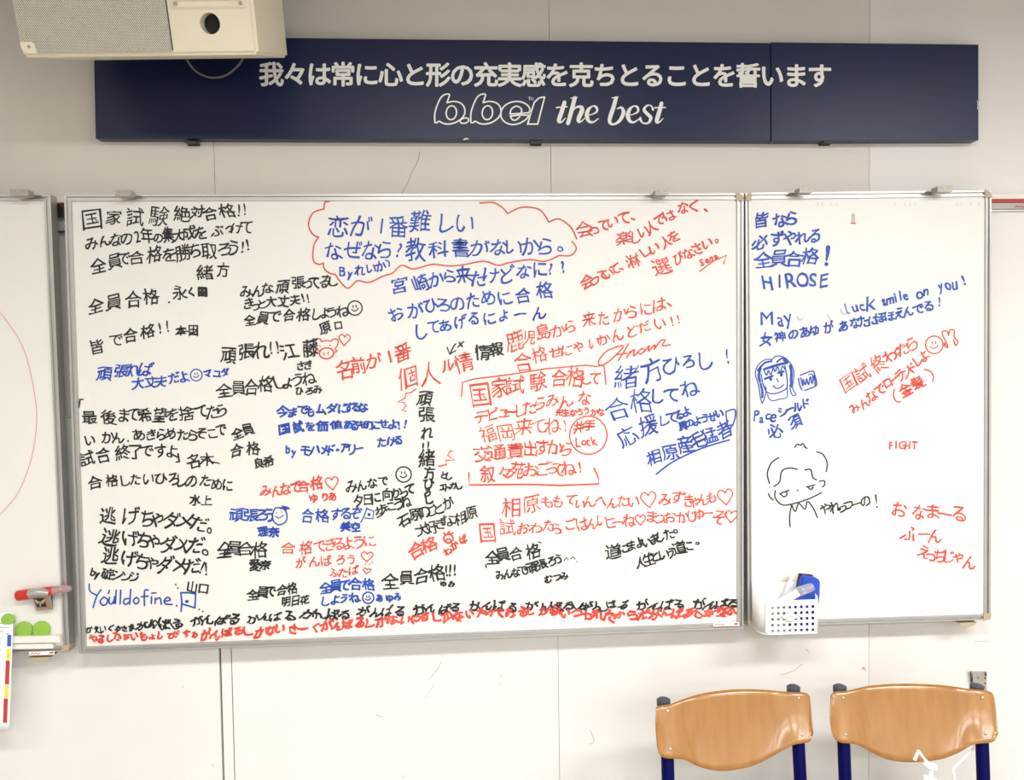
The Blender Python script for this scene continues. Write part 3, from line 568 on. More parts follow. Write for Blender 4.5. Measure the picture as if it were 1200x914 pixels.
text(right, R_, 'red three-line scrawl at the lower right', ('おなまーる', [(1054, 597), (1077, 599), (1094, 600), (1109, 603), (1124, 603)], 19, dict(w=1.8)), ('ふーん', [(1066, 625), (1082, 626), (1096, 629)], 18, dict(w=1.8)), ('えっちじゃん', [(1083, 647), (1092, 653), (1102, 651), (1112, 652), (1123, 654), (1136, 660)], 16, dict(w=1.8)))
i = Ink(SURF+.0001, 0)
for x in (958, 963, 974, 980, 1048, 1060, 1066, 1072, 1121, 1126, 1137, 1147): i.S([(x, 237+(x % 3)), (x+1, 241)], .5)
i.build('smudge', right, 'tape_residue')
i = Ink(SURF+.0001, 0); i.S([(1000, 252), (1000, 261)], 4, sm=False); i.build('smudge', right, 'tape_residue')
Ink(SURF+.00015, 0).S([(997.5, 261.5), (1002.5, 261.5)], 1.4).build('red', right, 'red_mark')
ink().S([(-20, 345), (0, 366), (26, 405), (39, 453), (43, 493), (37, 536), (22, 576), (0, 603), (-20, 620)], .9).build('pink', left, 'pen_arc', label='thin pink pen arc')
# maker labels on the lower rails
for brd, x0, x1, y0, y1 in ((main, 836, 866, 732.2, 731.2), (left, 34, 64, 766, 765)):
    q = T1+.0032
    a = MB().hexa([P(x0, y0+2.2, q), P(x1, y1+2.2, q), P(x1, y1-2.2, q), P(x0, y0-2.2, q)], [P(x0, y0+2.2, q-.0009), P(x1, y1+2.2, q-.0009), P(x1, y1-2.2, q-.0009), P(x0, y0-2.2, q-.0009)]).build('maker_label', M['white'], brd)
    Ink(q+.0001, 0).S([(x0+2, y0+.8), (x0+4, y0-1), (x0+6, y0+.6), (x0+8, y0-1), (x0+10, y0+.6), (x0+13, y0-.4)], 1.1, sm=False).S([(x1-5, y1), (x1-2, y1-.2)], 2).build('red', a, 'label_print')
# ---------------------------------------------------------------- navy sign
SD = .036
sr = P(640, 164, 0)
sign = empty('wall_sign', 'long navy blue sign with white lettering high on the wall', 'sign', (sr.x, 0, sr.z))
seam = .45
sa = [P(109.5, 42, SD), P(902.6, 50.3, SD), P(903, 165.0, SD), P(112, 162.3, SD)]
sb = [P(903.4, 49.6, SD), P(1146.5, 52.3, SD), P(1146.5, 164.3, SD), P(903.8, 165.2, SD)]
for q, dy in ((sa, 0), (sb, .0012)):
    MB().hexa([Vector((p.x, -SD-dy, p.z)) for p in q][::-1], [Vector((p.x, -.0008, p.z)) for p in q][::-1]).build('sign_panel', M['navy'], sign, bevel=.0008, seg=1)
for x in (226, 628, 967.5):
    c = P(x, 167, .012)
    b = MB().box((c.x, -.02, P(x, 164.5, SD).z-.0022), (.030, .032, .003)).box((c.x, -.002, P(x, 164.5, SD).z-.003), (.030, .003, .006)).build('mounting_bracket', M['dark'], sign)
i = Ink(SD+.0006, 0)
sg = '我々は常に心と形の充実感を克ちとることを誓います'
i.T(sg, [(318+k*(960.5-318)/(len(sg)-1), 87.3+k*1.9/(len(sg)-1)) for k in range(len(sg))], 29, w=3.8, mode='em', ang=-.2)
i.d = SD+.0016
i.build('sign_white', sign, 'lettering')
i = Ink(SD+.0008, 0)
K = dict(o=(500, 105), k=8.571, w=15)
for dx in (0, 362):
    i.S([(x+dx, y) for x, y in [(82, 330), (82, 240), (105, 160), (140, 85), (180, 50), (228, 48), (218, 90), (205, 128)]], **K)
    i.S([(x+dx, y) for x, y in [(205, 132), (270, 118), (340, 135), (378, 180), (382, 240), (350, 290), (290, 330), (220, 346), (165, 338), (125, 318), (105, 332), (82, 330)]], **K)
    i.ring(500+(248+dx)/8.571, 105+232/8.571, 6.1, 8.2, 1.7, .12)
i.ring(500+380/8.571, 105+312/8.571, 5.2, 3, 1.6, -.25)
for q in ([(745, 255), (755, 200), (800, 150), (870, 122), (940, 122), (1005, 150), (1037, 195), (1025, 236)], [(1030, 258), (990, 305), (920, 342), (850, 350), (790, 328), (755, 292), (745, 255)],
          [(838, 240), (850, 198), (890, 168), (930, 175), (955, 205), (945, 235)], [(838, 246), (930, 240), (1028, 232)], [(840, 268), (930, 256), (1028, 258)], [(843, 270), (860, 300), (895, 305), (935, 272)]): i.S(q, **K)
i.S([(1015, 345), (1045, 240), (1080, 130)], **K); i.S([(1080, 130), (1130, 85), (1185, 75)], **K); i.S([(1185, 75), (1155, 190), (1115, 345)], **K); i.S([(1115, 346), (1012, 346)], **K)
K2 = dict(o=(500, 105), k=8.571, w=5, sm=False)
for q in ([(1020, 75), (1044, 75)], [(1032, 75), (1032, 105)], [(1048, 105), (1048, 76), (1058, 98), (1068, 76), (1068, 105)]): i.S(q, **K2)
i.build('sign_white', sign, 'outline_lettering')
i = Ink(SD+.0009, 0); K = dict(o=(640, 105), k=8)
ee = [(385, 240, 9), (430, 232, 10), (475, 205, 20), (470, 165, 24), (435, 155, 13), (395, 190, 32), (382, 245, 40), (400, 295, 30), (440, 305, 18), (490, 272, 9)]
for q in ([(172, 120, 36), (148, 200, 40), (120, 285, 38), (128, 305, 24), (150, 300, 14), (180, 268, 8)], [(97, 168, 13), (195, 160, 13)],
          [(268, 80, 38), (240, 190, 40), (205, 315, 36)], [(232, 80, 10), (290, 70, 10)], [(230, 215, 10), (285, 165, 18), (330, 165, 34), (335, 200, 42), (305, 270, 40), (305, 300, 26), (330, 298, 14), (362, 268, 8)],
          ee, [(x+385, y, w) for x, y, w in ee], [(655, 80, 36), (630, 170, 38), (600, 260, 38), (598, 310, 30), (635, 325, 20), (690, 290, 30), (725, 215, 36), (705, 168, 22), (665, 180, 9)], [(618, 78, 10), (675, 68, 10)],
          [(1002, 188, 22), (985, 152, 12), (945, 150, 16), (918, 188, 28), (945, 225, 32), (980, 262, 32), (962, 308, 22), (915, 316, 14), (885, 285, 22), (884, 262, 16)],
          [(1082, 128, 34), (1060, 210, 40), (1038, 285, 38), (1042, 308, 24), (1065, 302, 14), (1096, 270, 8)], [(1018, 170, 12), (1118, 168, 12)]): i.S(q, **K)
i.build('sign_white', sign, 'lettering')
i = Ink(SD+.0008, 0); i.S([(533, 160.8, 1.5), (539, 159, 2), (546, 160.5, 2.2)]); i.build('dark', sign, 'chipped_edge')
i = Ink(SD+.0010, 0); i.S([(543, 164, 1), (546, 162.6, 1.8), (549, 163, 1)]); i.build('tray', sign, 'chipped_edge')
i = Ink(SD+.0022, 0); i.S([(1145.3, 118), (1146, 123), (1145.4, 128)], .7); i.build('tray', sign, 'edge_wear')

# ---------------------------------------------------------------- speaker
def speaker():
    D0 = .40                                         # lower front edge, metres off the wall
    a, b = P(26, 67, D0-.022), P(302.5, 63.5, D0+.006)
    X = (b-a); Wd = X.length; X = X.normalized()
    tilt = math.radians(17.5)
    n0 = Vector((0, 0, 1)).cross(X).normalized()     # points into the wall side
    if n0.y < 0: n0 = -n0
    Z = (Vector((0, 0, 1))*math.cos(tilt) - n0*math.sin(tilt)); Z = (Z-X*Z.dot(X)).normalized()
    Y = Z.cross(X).normalized()                      # depth direction, towards the wall
    H, DP = .33, .27
    r = empty('wall_speaker', 'cream loudspeaker with perforated grille hung above the navy sign', 'speaker', a)
    R = Matrix((X, Y, Z)).transposed().to_4x4()
    r.rotation_euler = R.to_euler()
    def part(mb, name, m, parent=None, **k):
        o = mb.build(name, m, None, **k); o.parent = parent or r; return o
    zs = .0115
    # cabinet with a real port hole
    body = MB().box((Wd/2, DP/2, H/2), (Wd, DP, H)).build('cabinet', M['cream'])
    bm = bmesh.new(); bm.from_mesh(body.data)
    bmesh.ops.bevel(bm, geom=[e for e in bm.edges if abs((e.verts[0].co-e.verts[1].co).normalized().y) < .5], offset=.007, segments=2, affect='EDGES')
    bmesh.ops.bevel(bm, geom=[e for e in bm.edges if abs((e.verts[0].co-e.verts[1].co).normalized().y) > .9 and e.calc_length() > .1], offset=.006, segments=3, affect='EDGES')
    bm.to_mesh(body.data); bm.free()
    pc = (Wd*.8115, 0, .062); pr = .0215
    cut = MB().tube([(pc[0], -.05, pc[2]), (pc[0], .11, pc[2])], pr, 32).build('cut', M['hole'])
    md = body.modifiers.new('b', 'BOOLEAN'); md.object = cut; md.operation = 'DIFFERENCE'; md.solver = 'EXACT'
    dg = bpy.context.evaluated_depsgraph_get(); dg.update()
    me = bpy.data.meshes.new_from_object(body.evaluated_get(dg)); body.modifiers.clear(); body.data = me
    bpy.data.objects.remove(cut); body.parent = r
    # dark lining at the port's back
    part(MB().tube([(pc[0], .030, pc[2]), (pc[0], .108, pc[2])], pr*.985, 28), 'port', M['hole'], body, smooth=True)
    # grille: perforated plate wrapping the front left part
    gx = Wd*.640
    part(MB().prism([(.004, -.004, .030), (.036, -.004, .030), (.036, -.004, .0075), (gx, -.004, .0075), (gx, -.004, H-.01), (.004, -.004, H-.01)], (0, .0055, 0)), 'grille', M['grille'])
    part(MB().box((gx+.0008, -.0012, H/2), (.0014, .003, H-.02)), 'grille_edge', M['dark'])
    q = [(.004, .0305), (.030, .0305), (.0345, .026), (.036, .008), (.036, .0065), (.016, .0065), (.008, .010), (.0045, .018)]
    cp = part(MB().prism([(x, -.0065, z) for x, z in q], (0, .007, 0)), 'corner_cap', M['cream'], bevel=.0008, seg=1)
    part(MB().tube([(.022, -.0075, .0205), (.022, -.004, .0205)], .0033, 12), 'screw', M['screw'], cp)
    # horn plate
    hx0, hx1, hz0, hz1 = Wd*.665, Wd*.972, .091, H-.03
    hp = part(MB().box(((hx0+hx1)/2, -.001, (hz0+hz1)/2), (hx1-hx0, .010, hz1-hz0)), 'horn_plate', M['cream'], bevel=.003, seg=2)
    ix0, ix1, iz0, iz1 = hx0+.014, hx1-.016, hz0+.0175, hz1-.0175
    fl = MB()
    f = [Vector((ix0, -.0075, iz0)), Vector((ix1, -.0075, iz0)), Vector((ix1, -.0075, iz1)), Vector((ix0, -.0075, iz1))]
    c = [Vector((x, -.0065, z)) for x, z in ((ix0+.045, iz0+.06), (ix1-.03, iz0+.06), (ix1-.03, iz1-.06), (ix0+.045, iz1-.06))]
    fl.add(f+c, [(0, 1, 5, 4), (1, 2, 6, 5), (2, 3, 7, 6), (3, 0, 4, 7)])
    fr = [Vector((x, -.0095, z)) for x, z in ((ix0-.002, iz0-.002), (ix1+.002, iz0-.002), (ix1+.002, iz1+.002), (ix0-.002, iz1+.002))]
    for k in range(4): fl.hexa([f[k], f[(k+1) % 4], fr[(k+1) % 4], fr[k]], [p+Vector((0, .003, 0)) for p in (f[k], f[(k+1) % 4], fr[(k+1) % 4], fr[k])])
    part(fl, 'horn_flare', M['cream'], hp)
    part(MB().box(((ix0+ix1)/2, -.0062, (iz0+iz1)/2), (.05, .002, iz1-iz0-.118)), 'horn_throat', M['hole'], hp)
    for x in (hx0+.009, hx1-.010):
        part(MB().tube([(x, -.0085, hz0+.0095), (x, -.004, hz0+.0095)], .0042, 14), 'screw', M['screw'], hp)
    part(MB().box((Wd/2, DP+.05, H*.55), (.09, .14, .06)).box((Wd/2, DP+.02, H*.55), (.16, .03, .12)), 'wall_mount', M['dark'], bevel=.002)
    return r
spk = speaker()
# cable loop hanging below the speaker
cb = [P(x, y, d) for x, y, d in ((214, 58, .12), (219, 70, .09), (228, 82, .075), (240, 89, .07), (251, 91, .07), (264, 88.5, .07), (276, 80, .075), (284, 70, .09), (289, 58, .12))]
o = MB().tube(catmull([tuple(p) for p in cb], 5), .0028, 8).build('speaker_cable', M['cable'], smooth=True)
tag(o, 'thin grey cable loop hanging below the loudspeaker against the navy sign', 'cable')

# ---------------------------------------------------------------- hanging clips on the upper frames
for n, (x0, x1, y0, y1, side, lab) in enumerate(((12, 33, 221.5, 229.5, 1, 'grey metal hanging clip on top of the left whiteboard'), (135.5, 153.5, 222.3, 230, 1, 'grey hanging clip near the top left corner of the widest whiteboard'),
        (767.5, 783.5, 222, 228.8, -1, 'grey hanging clip at the top right of the widest whiteboard'), (936.5, 952.5, 219.3, 226, -1, 'grey hanging clip above the blue greeting on the narrow board'), (1098.5, 1115.5, 217.5, 225, -1, 'rightmost grey hanging clip, near the right corner of the narrow board'))):
    d1 = T1+.036; p0, p1 = P(x0, y1, d1), P(x1, y0, d1); c = (p0+p1)/2
    r = empty('hanging_clip', lab, 'clip', (c.x, 0, p0.z), group='hanging clips along the top rail')
    w, h = p1.x-p0.x, p1.z-p0.z
    MB().box((c.x, -d1, c.z), (w, .0022, h)).box((c.x, -(d1+T1+.005)/2, p0.z+.0012), (w*.9, d1-T1-.005, .0022)).box((c.x, -(d1+T1+.005)/2, p0.z+h*.5), (.0022, d1-T1-.005, h)).build('clip_body', M['clip'], r, bevel=.0004, seg=1)
    MB().box((c.x+side*w*.46, -(d1+T1+.005)/2, c.z-.001), (.002, d1-T1-.005, h*.9)).build('side_plate', M['clip'], r)
    MB().tube([(c.x+side*w*.3, -T1-.006, c.z-.002), (c.x+side*(w*.5+.004), -T1-.006, c.z-.0035), (c.x+side*(w*.5+.016), -T1-.006, c.z-.0035)], .0017, 8).build('pin', M['wire'], r)
    MB().box((c.x, -(T1+.004)/2, c.z+.0005), (w*.5, T1+.004, .002)).build('hook_arm', M['clip'], r)
    for sx in (-.22, .2):
        MB().tube([(c.x+sx*w, -d1-.0016, c.z+h*.12), (c.x+sx*w, -d1, c.z+h*.12)], .0014, 8).build('rivet', M['wire'], r)

# ---------------------------------------------------------------- left board: trays, magnets, marker, sheet
td = T1+.014
for (xa, xb, ya, yb, na) in ((-40, 70, 745.5, 753.5, 'upper'), (-40, 62, 754.3, 760.5, 'lower')):
    k = .0 if na == 'upper' else -.005
    q = [P(xa, yb+1.5, td+k), P(xb, yb-.3, td+k), P(xb, ya-.2, td+k), P(xa, ya+1.5, td+k)]
    MB().hexa(q, [Vector((p.x, -T1+.004, p.z)) for p in q]).build('pen_tray', M['tray'], left, bevel=.001)
def under_hook(board, x, y, w):
    c = P(x, y, T1-.012)
    MB().prism([(c.x-w/2+w*k/8, -T1+.004, c.z-math.sin(math.pi*k/8)**.7*.0125) for k in range(9)], (0, T1-.005, 0)).build('support_hook', M['cap'], board)
under_hook(left, 48, 769, .058); under_hook(right, 1132, 728.5, .052)
def magnet(x, y, r_px, lab, d0):
    c = P(x, y, d0); r = r_px*(2.3-d0)/1000
    e = empty('round_magnet', lab, 'magnet', (c.x, -d0, c.z), group='green round magnets on the left board')
    # disc facing the room, slightly domed, standing off the board
    mb = MB(); n = 28; vs = []; fs = []
    prof = [(r*.82, 0), (r*.97, .0015), (r, .004), (r, .0075), (r*.93, .0095), (r*.6, .0105)]
    for rr, h in prof:
        for k in range(n):
            a = 2*math.pi*k/n; vs.append(Vector((c.x+rr*math.cos(a), -d0-h, c.z+rr*math.sin(a))))
    for j in range(len(prof)-1):
        for k in range(n): fs.append((j*n+k, j*n+(k+1) % n, (j+1)*n+(k+1) % n, (j+1)*n+k))
    fs += [tuple(range(n)), tuple(range((len(prof)-1)*n, len(prof)*n))]
    mb.add(vs, fs).build('magnet_cap', M['green'], e, smooth=True)
    return e
bs = T1-.0046
magnet(29.5, 737.4, 9.6, 'green round magnet in the middle of the three, above the pen tray', bs)
magnet(50, 737, 9.8, 'rightmost green round magnet above the pen tray', bs)
m3 = magnet(10.7, 725.8, 7.4, 'smallest green round magnet pinning the printed sheet', bs+.004)
MB().tube([P(9.6, 726.4, bs+.0150), P(9.6, 726.4, bs+.0140)], .0012, 8).build('centre_mark', M['dark'], m3)
# printed sheet: pinned at its top, hanging out over the tray
rowsN = 12
def sheet_pt(u, v, lift=0.0):          # u 0..1 across, v 0..1 down
    xl, xr = -52-6*v, 16-5*v
    x = xl+(xr-xl)*u; y = 717+(857-717)*v+4*(1-u)*0
    d = bs+.003 + min(1, v/.18)**1.5*.020*(1 if v > 0 else 0) + .004*math.sin(v*3) + lift
    return P(x, y, d)
se = empty('printed_sheet', 'white printed sheet with a blue, yellow and red colour band, hanging at the left edge', 'paper', (P(0, 857, .06).x, -.06, P(0, 857, .06).z))
vs = [sheet_pt(u/4, v/rowsN) for v in range(rowsN+1) for u in range(5)]
fs = [(v*5+u, v*5+u+1, v*5+u+6, v*5+u+5) for v in range(rowsN) for u in range(4)]
so = link('sheet', vs, fs, M['paper'], se, smooth=True); sm = so.modifiers.new('t', 'SOLIDIFY'); sm.thickness = .0004
def band(y0, y1, u0, u1, m, name='colour_band'):
    v0, v1 = (y0-717)/140, (y1-717)/140; n = 6; q = []
    for k in range(n+1):
        v = v0+(v1-v0)*k/n; q += [sheet_pt(u0, v, .0009), sheet_pt(u1, v, .0009)]
    return link(name, q, [(2*k, 2*k+1, 2*k+3, 2*k+2) for k in range(n)], M[m], se)
band(744, 757.5, .908, .975, 'pblue'); band(760, 773, .90, .972, 'pyel'); band(774, 802, .895, .965, 'pred'); band(804, 817.5, .89, .962, 'pyel'); band(818.5, 847, .885, .955, 'pred')
band(766, 770.5, .935, .945, 'pgreen', 'printed_mark'); band(742, 743, .88, .93, 'pgrey', 'printed_text'); band(735, 736, .70, .93, 'pgrey', 'printed_text')
for y in (730, 739, 748, 752, 761, 768, 783, 797, 812, 826, 839): band(y, y+1.1, .55, .80 if y > 745 else .84, 'pgrey', 'printed_text')
# red marker held by a square silver clip
mk = empty('red_marker', 'red felt marker with clear cap, held sideways on the left whiteboard', 'marker', P(40, 693, T1+.012))
pts = lambda *a: [P(x, y, T1+.014) for x, y in a]
s_ = (2.3-.054)/1000
MB().tube(pts((19.2, 698.3), (20.2, 698.1), (21.5, 697.9), (45, 694.8), (62.5, 692.3)), [4.2*s_, 5.4*s_, 5.9*s_, 5.7*s_, 5.4*s_], 20).build('barrel', M['redpl'], mk, smooth=True)
MB().tube(pts((62.3, 692.3), (64, 692.1), (74, 690.5), (80, 689.6), (83.4, 689)), [5.2*s_, 5.2*s_, 4.7*s_, 4.3*s_, 2.6*s_], 20).build('cap', M['clear'], mk, smooth=True)
MB().tube(pts((63.5, 692.1), (70, 691.1), (79, 689.8)), [3*s_, 2.2*s_, 1.2*s_], 12).build('nib', M['redpl'], mk, smooth=True)
ck = empty('magnet_clip', 'square silver clip with a brown badge under the red marker', 'clip', P(50, 705, T1+.01))
MB().tube([P(34.5, 696.2, T1+.020), P(46, 694, T1+.021), P(58, 695.5, T1+.020)], [5.0*s_, 5.3*s_, 4.8*s_], 16).build('spring_sleeve', M['silver'], ck, smooth=True)
q = [P(36, 697.5, T1+.024), P(58.5, 696, T1+.024), P(61.3, 714, T1+.012), P(42.5, 716.2, T1+.012)]
MB().hexa(q, [p+Vector((0, .006, 0)) for p in q]).build('clip_plate', M['silver'], ck, bevel=.0008)
fq = lambda l: [P(x, y, T1+.0245-(y-697)/19*.012) for x, y in l]
b1 = fq([(37.6, 698.8), (55.5, 697.8), (59.6, 713), (43.3, 714.6)]); link('badge', b1+[p+Vector((0, .001, 0)) for p in b1], [(0, 1, 2, 3), (7, 6, 5, 4), (0, 4, 5, 1), (1, 5, 6, 2), (2, 6, 7, 3), (3, 7, 4, 0)], M['brown'], ck)
b2 = [p+Vector((0, -.0005, 0)) for p in fq([(39.6, 701.2), (51.6, 700.5), (55, 711), (43.6, 711.5)])]; link('badge_field', b2, [(0, 1, 2, 3)], M['dark'], ck)
for l in ([(41, 702), (46, 705), (44.5, 708), (41.5, 705)], [(52, 702), (47.5, 705), (49.5, 708), (53, 704.5)], [(46, 705), (47.6, 705), (48.5, 710.5), (46.8, 710.5)]):
    link('badge_emblem', [p+Vector((0, -.0009, 0)) for p in fq(l)], [(0, 1, 2, 3)], M['cap'], ck)
MB().hexa([P(58.8, 696.5, T1+.018), P(61, 697.5, T1+.018), P(62.3, 713, T1+.008), P(61, 714.5, T1+.010)], [P(58.8, 696.5, T1), P(61, 697.5, T1), P(62.3, 713, T1), P(61, 714.5, T1)]).build('clip_side', M['dark'], ck)

# ---------------------------------------------------------------- basket with eraser and marker
def basket():
    dF, dB = .147, T1+.003                      # front and back plane
    a, b = P(881, 745, dF), P(959.7, 745, dF); a.x = P(881, 700, dB).x; z0 = a.z; zt = P(920, 704, dF).z; ztb = P(881, 683, dB).z
    xa, xb = a.x, b.x
    r = empty('pen_basket', 'white perforated plastic basket hanging at the lower left of the narrow board', 'basket', ((xa+xb)/2, -dB, z0))
    hx = [P(898.7+k*6.74, 725, dF).x for k in range(9)]; hz = [P(920, 711.8+k*6.8, dF).z for k in range(5)]
    hw = .0039
    # front wall: a lattice around the 9 x 5 square holes
    xs = [xa+.024]; zs_ = [z0+.005]
    for h in hx: xs += [h-hw, h+hw]
    xs.append(xb-.006)
    for h in reversed(hz): zs_ += [h-hw, h+hw]
    zs_.append(zt)
    vs = []; fs = []
    for z in zs_:
        for x in xs: vs.append(Vector((x, -dF, z)))
    n = len(xs)
    for j in range(len(zs_)-1):
        for k in range(n-1):
            if j % 2 == 1 and k % 2 == 1:
                col = (k-1)//2; row = 4-(j-1)//2
                if not (abs(col-4)+abs(row-1.5)*1.3 < 1.2): continue
            fs.append((j*n+k, j*n+k+1, (j+1)*n+k+1, (j+1)*n+k))
    fo = link('front_wall', vs, fs, M['white'], r); s = fo.modifiers.new('t', 'SOLIDIFY'); s.thickness = .0016; s.offset = -1
    # curved side wrapping: left corner (large radius), right corner (small), sides back to the board
    def side(x_front, x_out, sgn, rad):
        vs = []; fs = []; cols = []
        for k in range(7):
            A = math.pi/2*k/6; cols.append((x_front+(x_out-x_front)*math.sin(A), -dF+rad*(1-math.cos(A))))
        for k in range(1, 7): cols.append((x_out, -dF+rad+(dF-rad-dB)*k/6))
        for k, (x, y) in enumerate(cols):
            t = max(0, (k-2)/10); top = zt+(ztb-zt)*min(1, t)**1.6
            for z in (z0+.005, top): vs.append(Vector((x, y, z)))
        for k in range(len(cols)-1): fs.append((2*k, 2*k+2, 2*k+3, 2*k+1))
        o = link('side_wall', vs, fs, M['white'], r, smooth=True); s = o.modifiers.new('t', 'SOLIDIFY'); s.thickness = .0016; s.offset = 0
        return cols
    cl = side(xa+.024, xa, -1, .03); cr = side(xb-.006, xb, 1, .012)
    # bottom and back
    ring = [(x, y) for x, y in cl[::-1]]+[(x, y) for x, y in cr]
    MB().prism([(x, y, z0) for x, y in ring], (0, 0, .0055)).build('base', M['white'], r, bevel=.0015)
    MB().box(((xa+xb)/2, -dB-.001, (z0+ztb)/2), (xb-xa-.002, .0018, ztb-z0)).build('back_wall', M['white'], r)
    rim = [(x, y-.0002 if y < -dF+.001 else y) for x, y in ring]
    # rolled rim along the front
    MB().tube([(xa+.022, -dF-.0004, zt), (xb-.006, -dF-.0004, zt)], .0014, 8).build('rim', M['white'], r, smooth=True)
    c = P(925.9, 722.4, dF+.0018); w, h = .0245, .0138
    dl = MB().prism([(c.x-w, -dF-.0034, c.z), (c.x, -dF-.0034, c.z-h), (c.x+w, -dF-.0034, c.z), (c.x, -dF-.0034, c.z+h)], (0, .0030, 0)).build('diamond_label', M['white'], r)
    for p, q in (((-w, 0), (0, h)), ((0, h), (w, 0)), ((w, 0), (0, -h)), ((0, -h), (-w, 0))):
        MB().tube([(c.x+p[0], -dF-.0036, c.z+p[1]), (c.x+q[0], -dF-.0036, c.z+q[1])], .0006, 5).build('label_outline', M['wire'], dl)
    MB().tube([(c.x-.007, -dF-.0036, c.z+.0005), (c.x+.009, -dF-.0036, c.z+.0007)], .0005, 5).build('label_print', M['wire'], dl)
    return r
bk2 = basket()
# blue eraser leaning out of the basket
ed = .112
e = empty('board_eraser', 'blue felt eraser sticking up out of the white basket', 'eraser', P(945, 738, ed))
fr = [P(941, 675, ed+.012), P(957.5, 677.5, ed+.012), P(961.5, 681, ed+.012), P(960.8, 699, ed+.012), P(956, 738, ed+.012), P(930, 738, ed+.012), P(934, 700, ed+.012)]
MB().prism(fr, (0, .018, 0)).build('felt_body', M['eblue'], e, bevel=.0025, seg=2)
bk_ = [p+Vector((0, .0182, 0)) for p in [P(940.5, 674.5, ed+.012), P(956.5, 676, ed+.012), P(952, 737, ed+.012), P(929, 737, ed+.012)]]
MB().prism(bk_, (0, .010, 0)).build('backing_pad', M['dark'], e, bevel=.001)
# second blue eraser lying low, and white marker
e2 = empty('board_eraser', 'low blue eraser corner peeking over the basket rim', 'eraser', P(930, 738, .13))
MB().prism([P(921.5, 702.5, .14), P(934, 694, .14), P(941, 697, .14), P(950, 706, .14), P(950, 739, .14), P(934, 739, .14), P(930, 712, .14)], (0, .013, 0)).build('felt_body', M['eblue'], e2, bevel=.0015)
wm = empty('white_marker', 'white marker with a clear cap slanting across the blue eraser', 'marker', P(925, 700, .144))
sm2 = (2.3-.11)/1000
MB().tube([P(899, 718, .114), P(915, 706, .126), P(936, 693.8, .14)], [5*sm2, 5*sm2, 4.9*sm2], 18).build('barrel', M['white'], wm, smooth=True)
MB().tube([P(936, 693.8, .14), P(937, 693.2, .14), P(950, 688.2, .144), P(953, 687.2, .144)], [5.4*sm2, 6*sm2, 5.2*sm2, 3.8*sm2], 18).build('cap', M['clear'], wm, smooth=True)
we = empty('white_eraser', 'cream topped white eraser behind the marker in the basket', 'eraser', P(922, 700, .102))
MB().hexa([P(905, 735, .0945), P(922, 735, .0945), P(939, 684, .0945), P(924, 679, .0945)], [P(905, 735, .079), P(922, 735, .079), P(939, 684, .079), P(924, 679, .079)]).build('eraser_body', M['white'], we, bevel=.002)
MB().hexa([P(923.6, 679.3, .095), P(939.4, 684.3, .095), P(941.5, 677, .095), P(926, 672.8, .095)], [P(923.6, 679.3, .0785), P(939.4, 684.3, .0785), P(941.5, 677, .0785), P(926, 672.8, .0785)]).build('cream_end', M['rail'], we, bevel=.002)

# ---------------------------------------------------------------- wall socket remains
q = lambda x0, x1, y0, y1, d: [P(x0, y1, d), P(x1, y1, d), P(x1, y0, d), P(x0, y0, d)]
c = P(1147, 808, 0)
sk = empty('wall_socket', 'broken metal wall socket above the right chair', 'socket', (c.x, 0, c.z))
MB().hexa(q(1137.2, 1156.5, 786.5, 811, .003), q(1137.2, 1156.5, 786.5, 811, 0)).build('torn_surround', M['torn'], sk)
MB().hexa(q(1139.5, 1154, 789.5, 805.5, .010), q(1139.5, 1154, 789.5, 805.5, .003)).build('metal_plate', M['clip'], sk, bevel=.001)
MB().hexa(q(1137.6, 1153, 805.5, 809, .007), q(1137.6, 1153, 805.5, 809, .003)).build('lower_bracket', M['dark'], sk)
for x0, x1, y0, y1 in ((1137.8, 1140, 794, 799), (1153.8, 1155.5, 794, 796), (1153.8, 1155, 799.5, 801.5), (1151, 1154, 804, 806.5), (1145.8, 1146.8, 793, 795), (1137.4, 1138.2, 786.5, 792.5), (1155, 1156, 788, 792)):
    MB().hexa(q(x0, x1, y0, y1, .0108), q(x0, x1, y0, y1, .003)).build('screw_hole', M['dark'], sk)

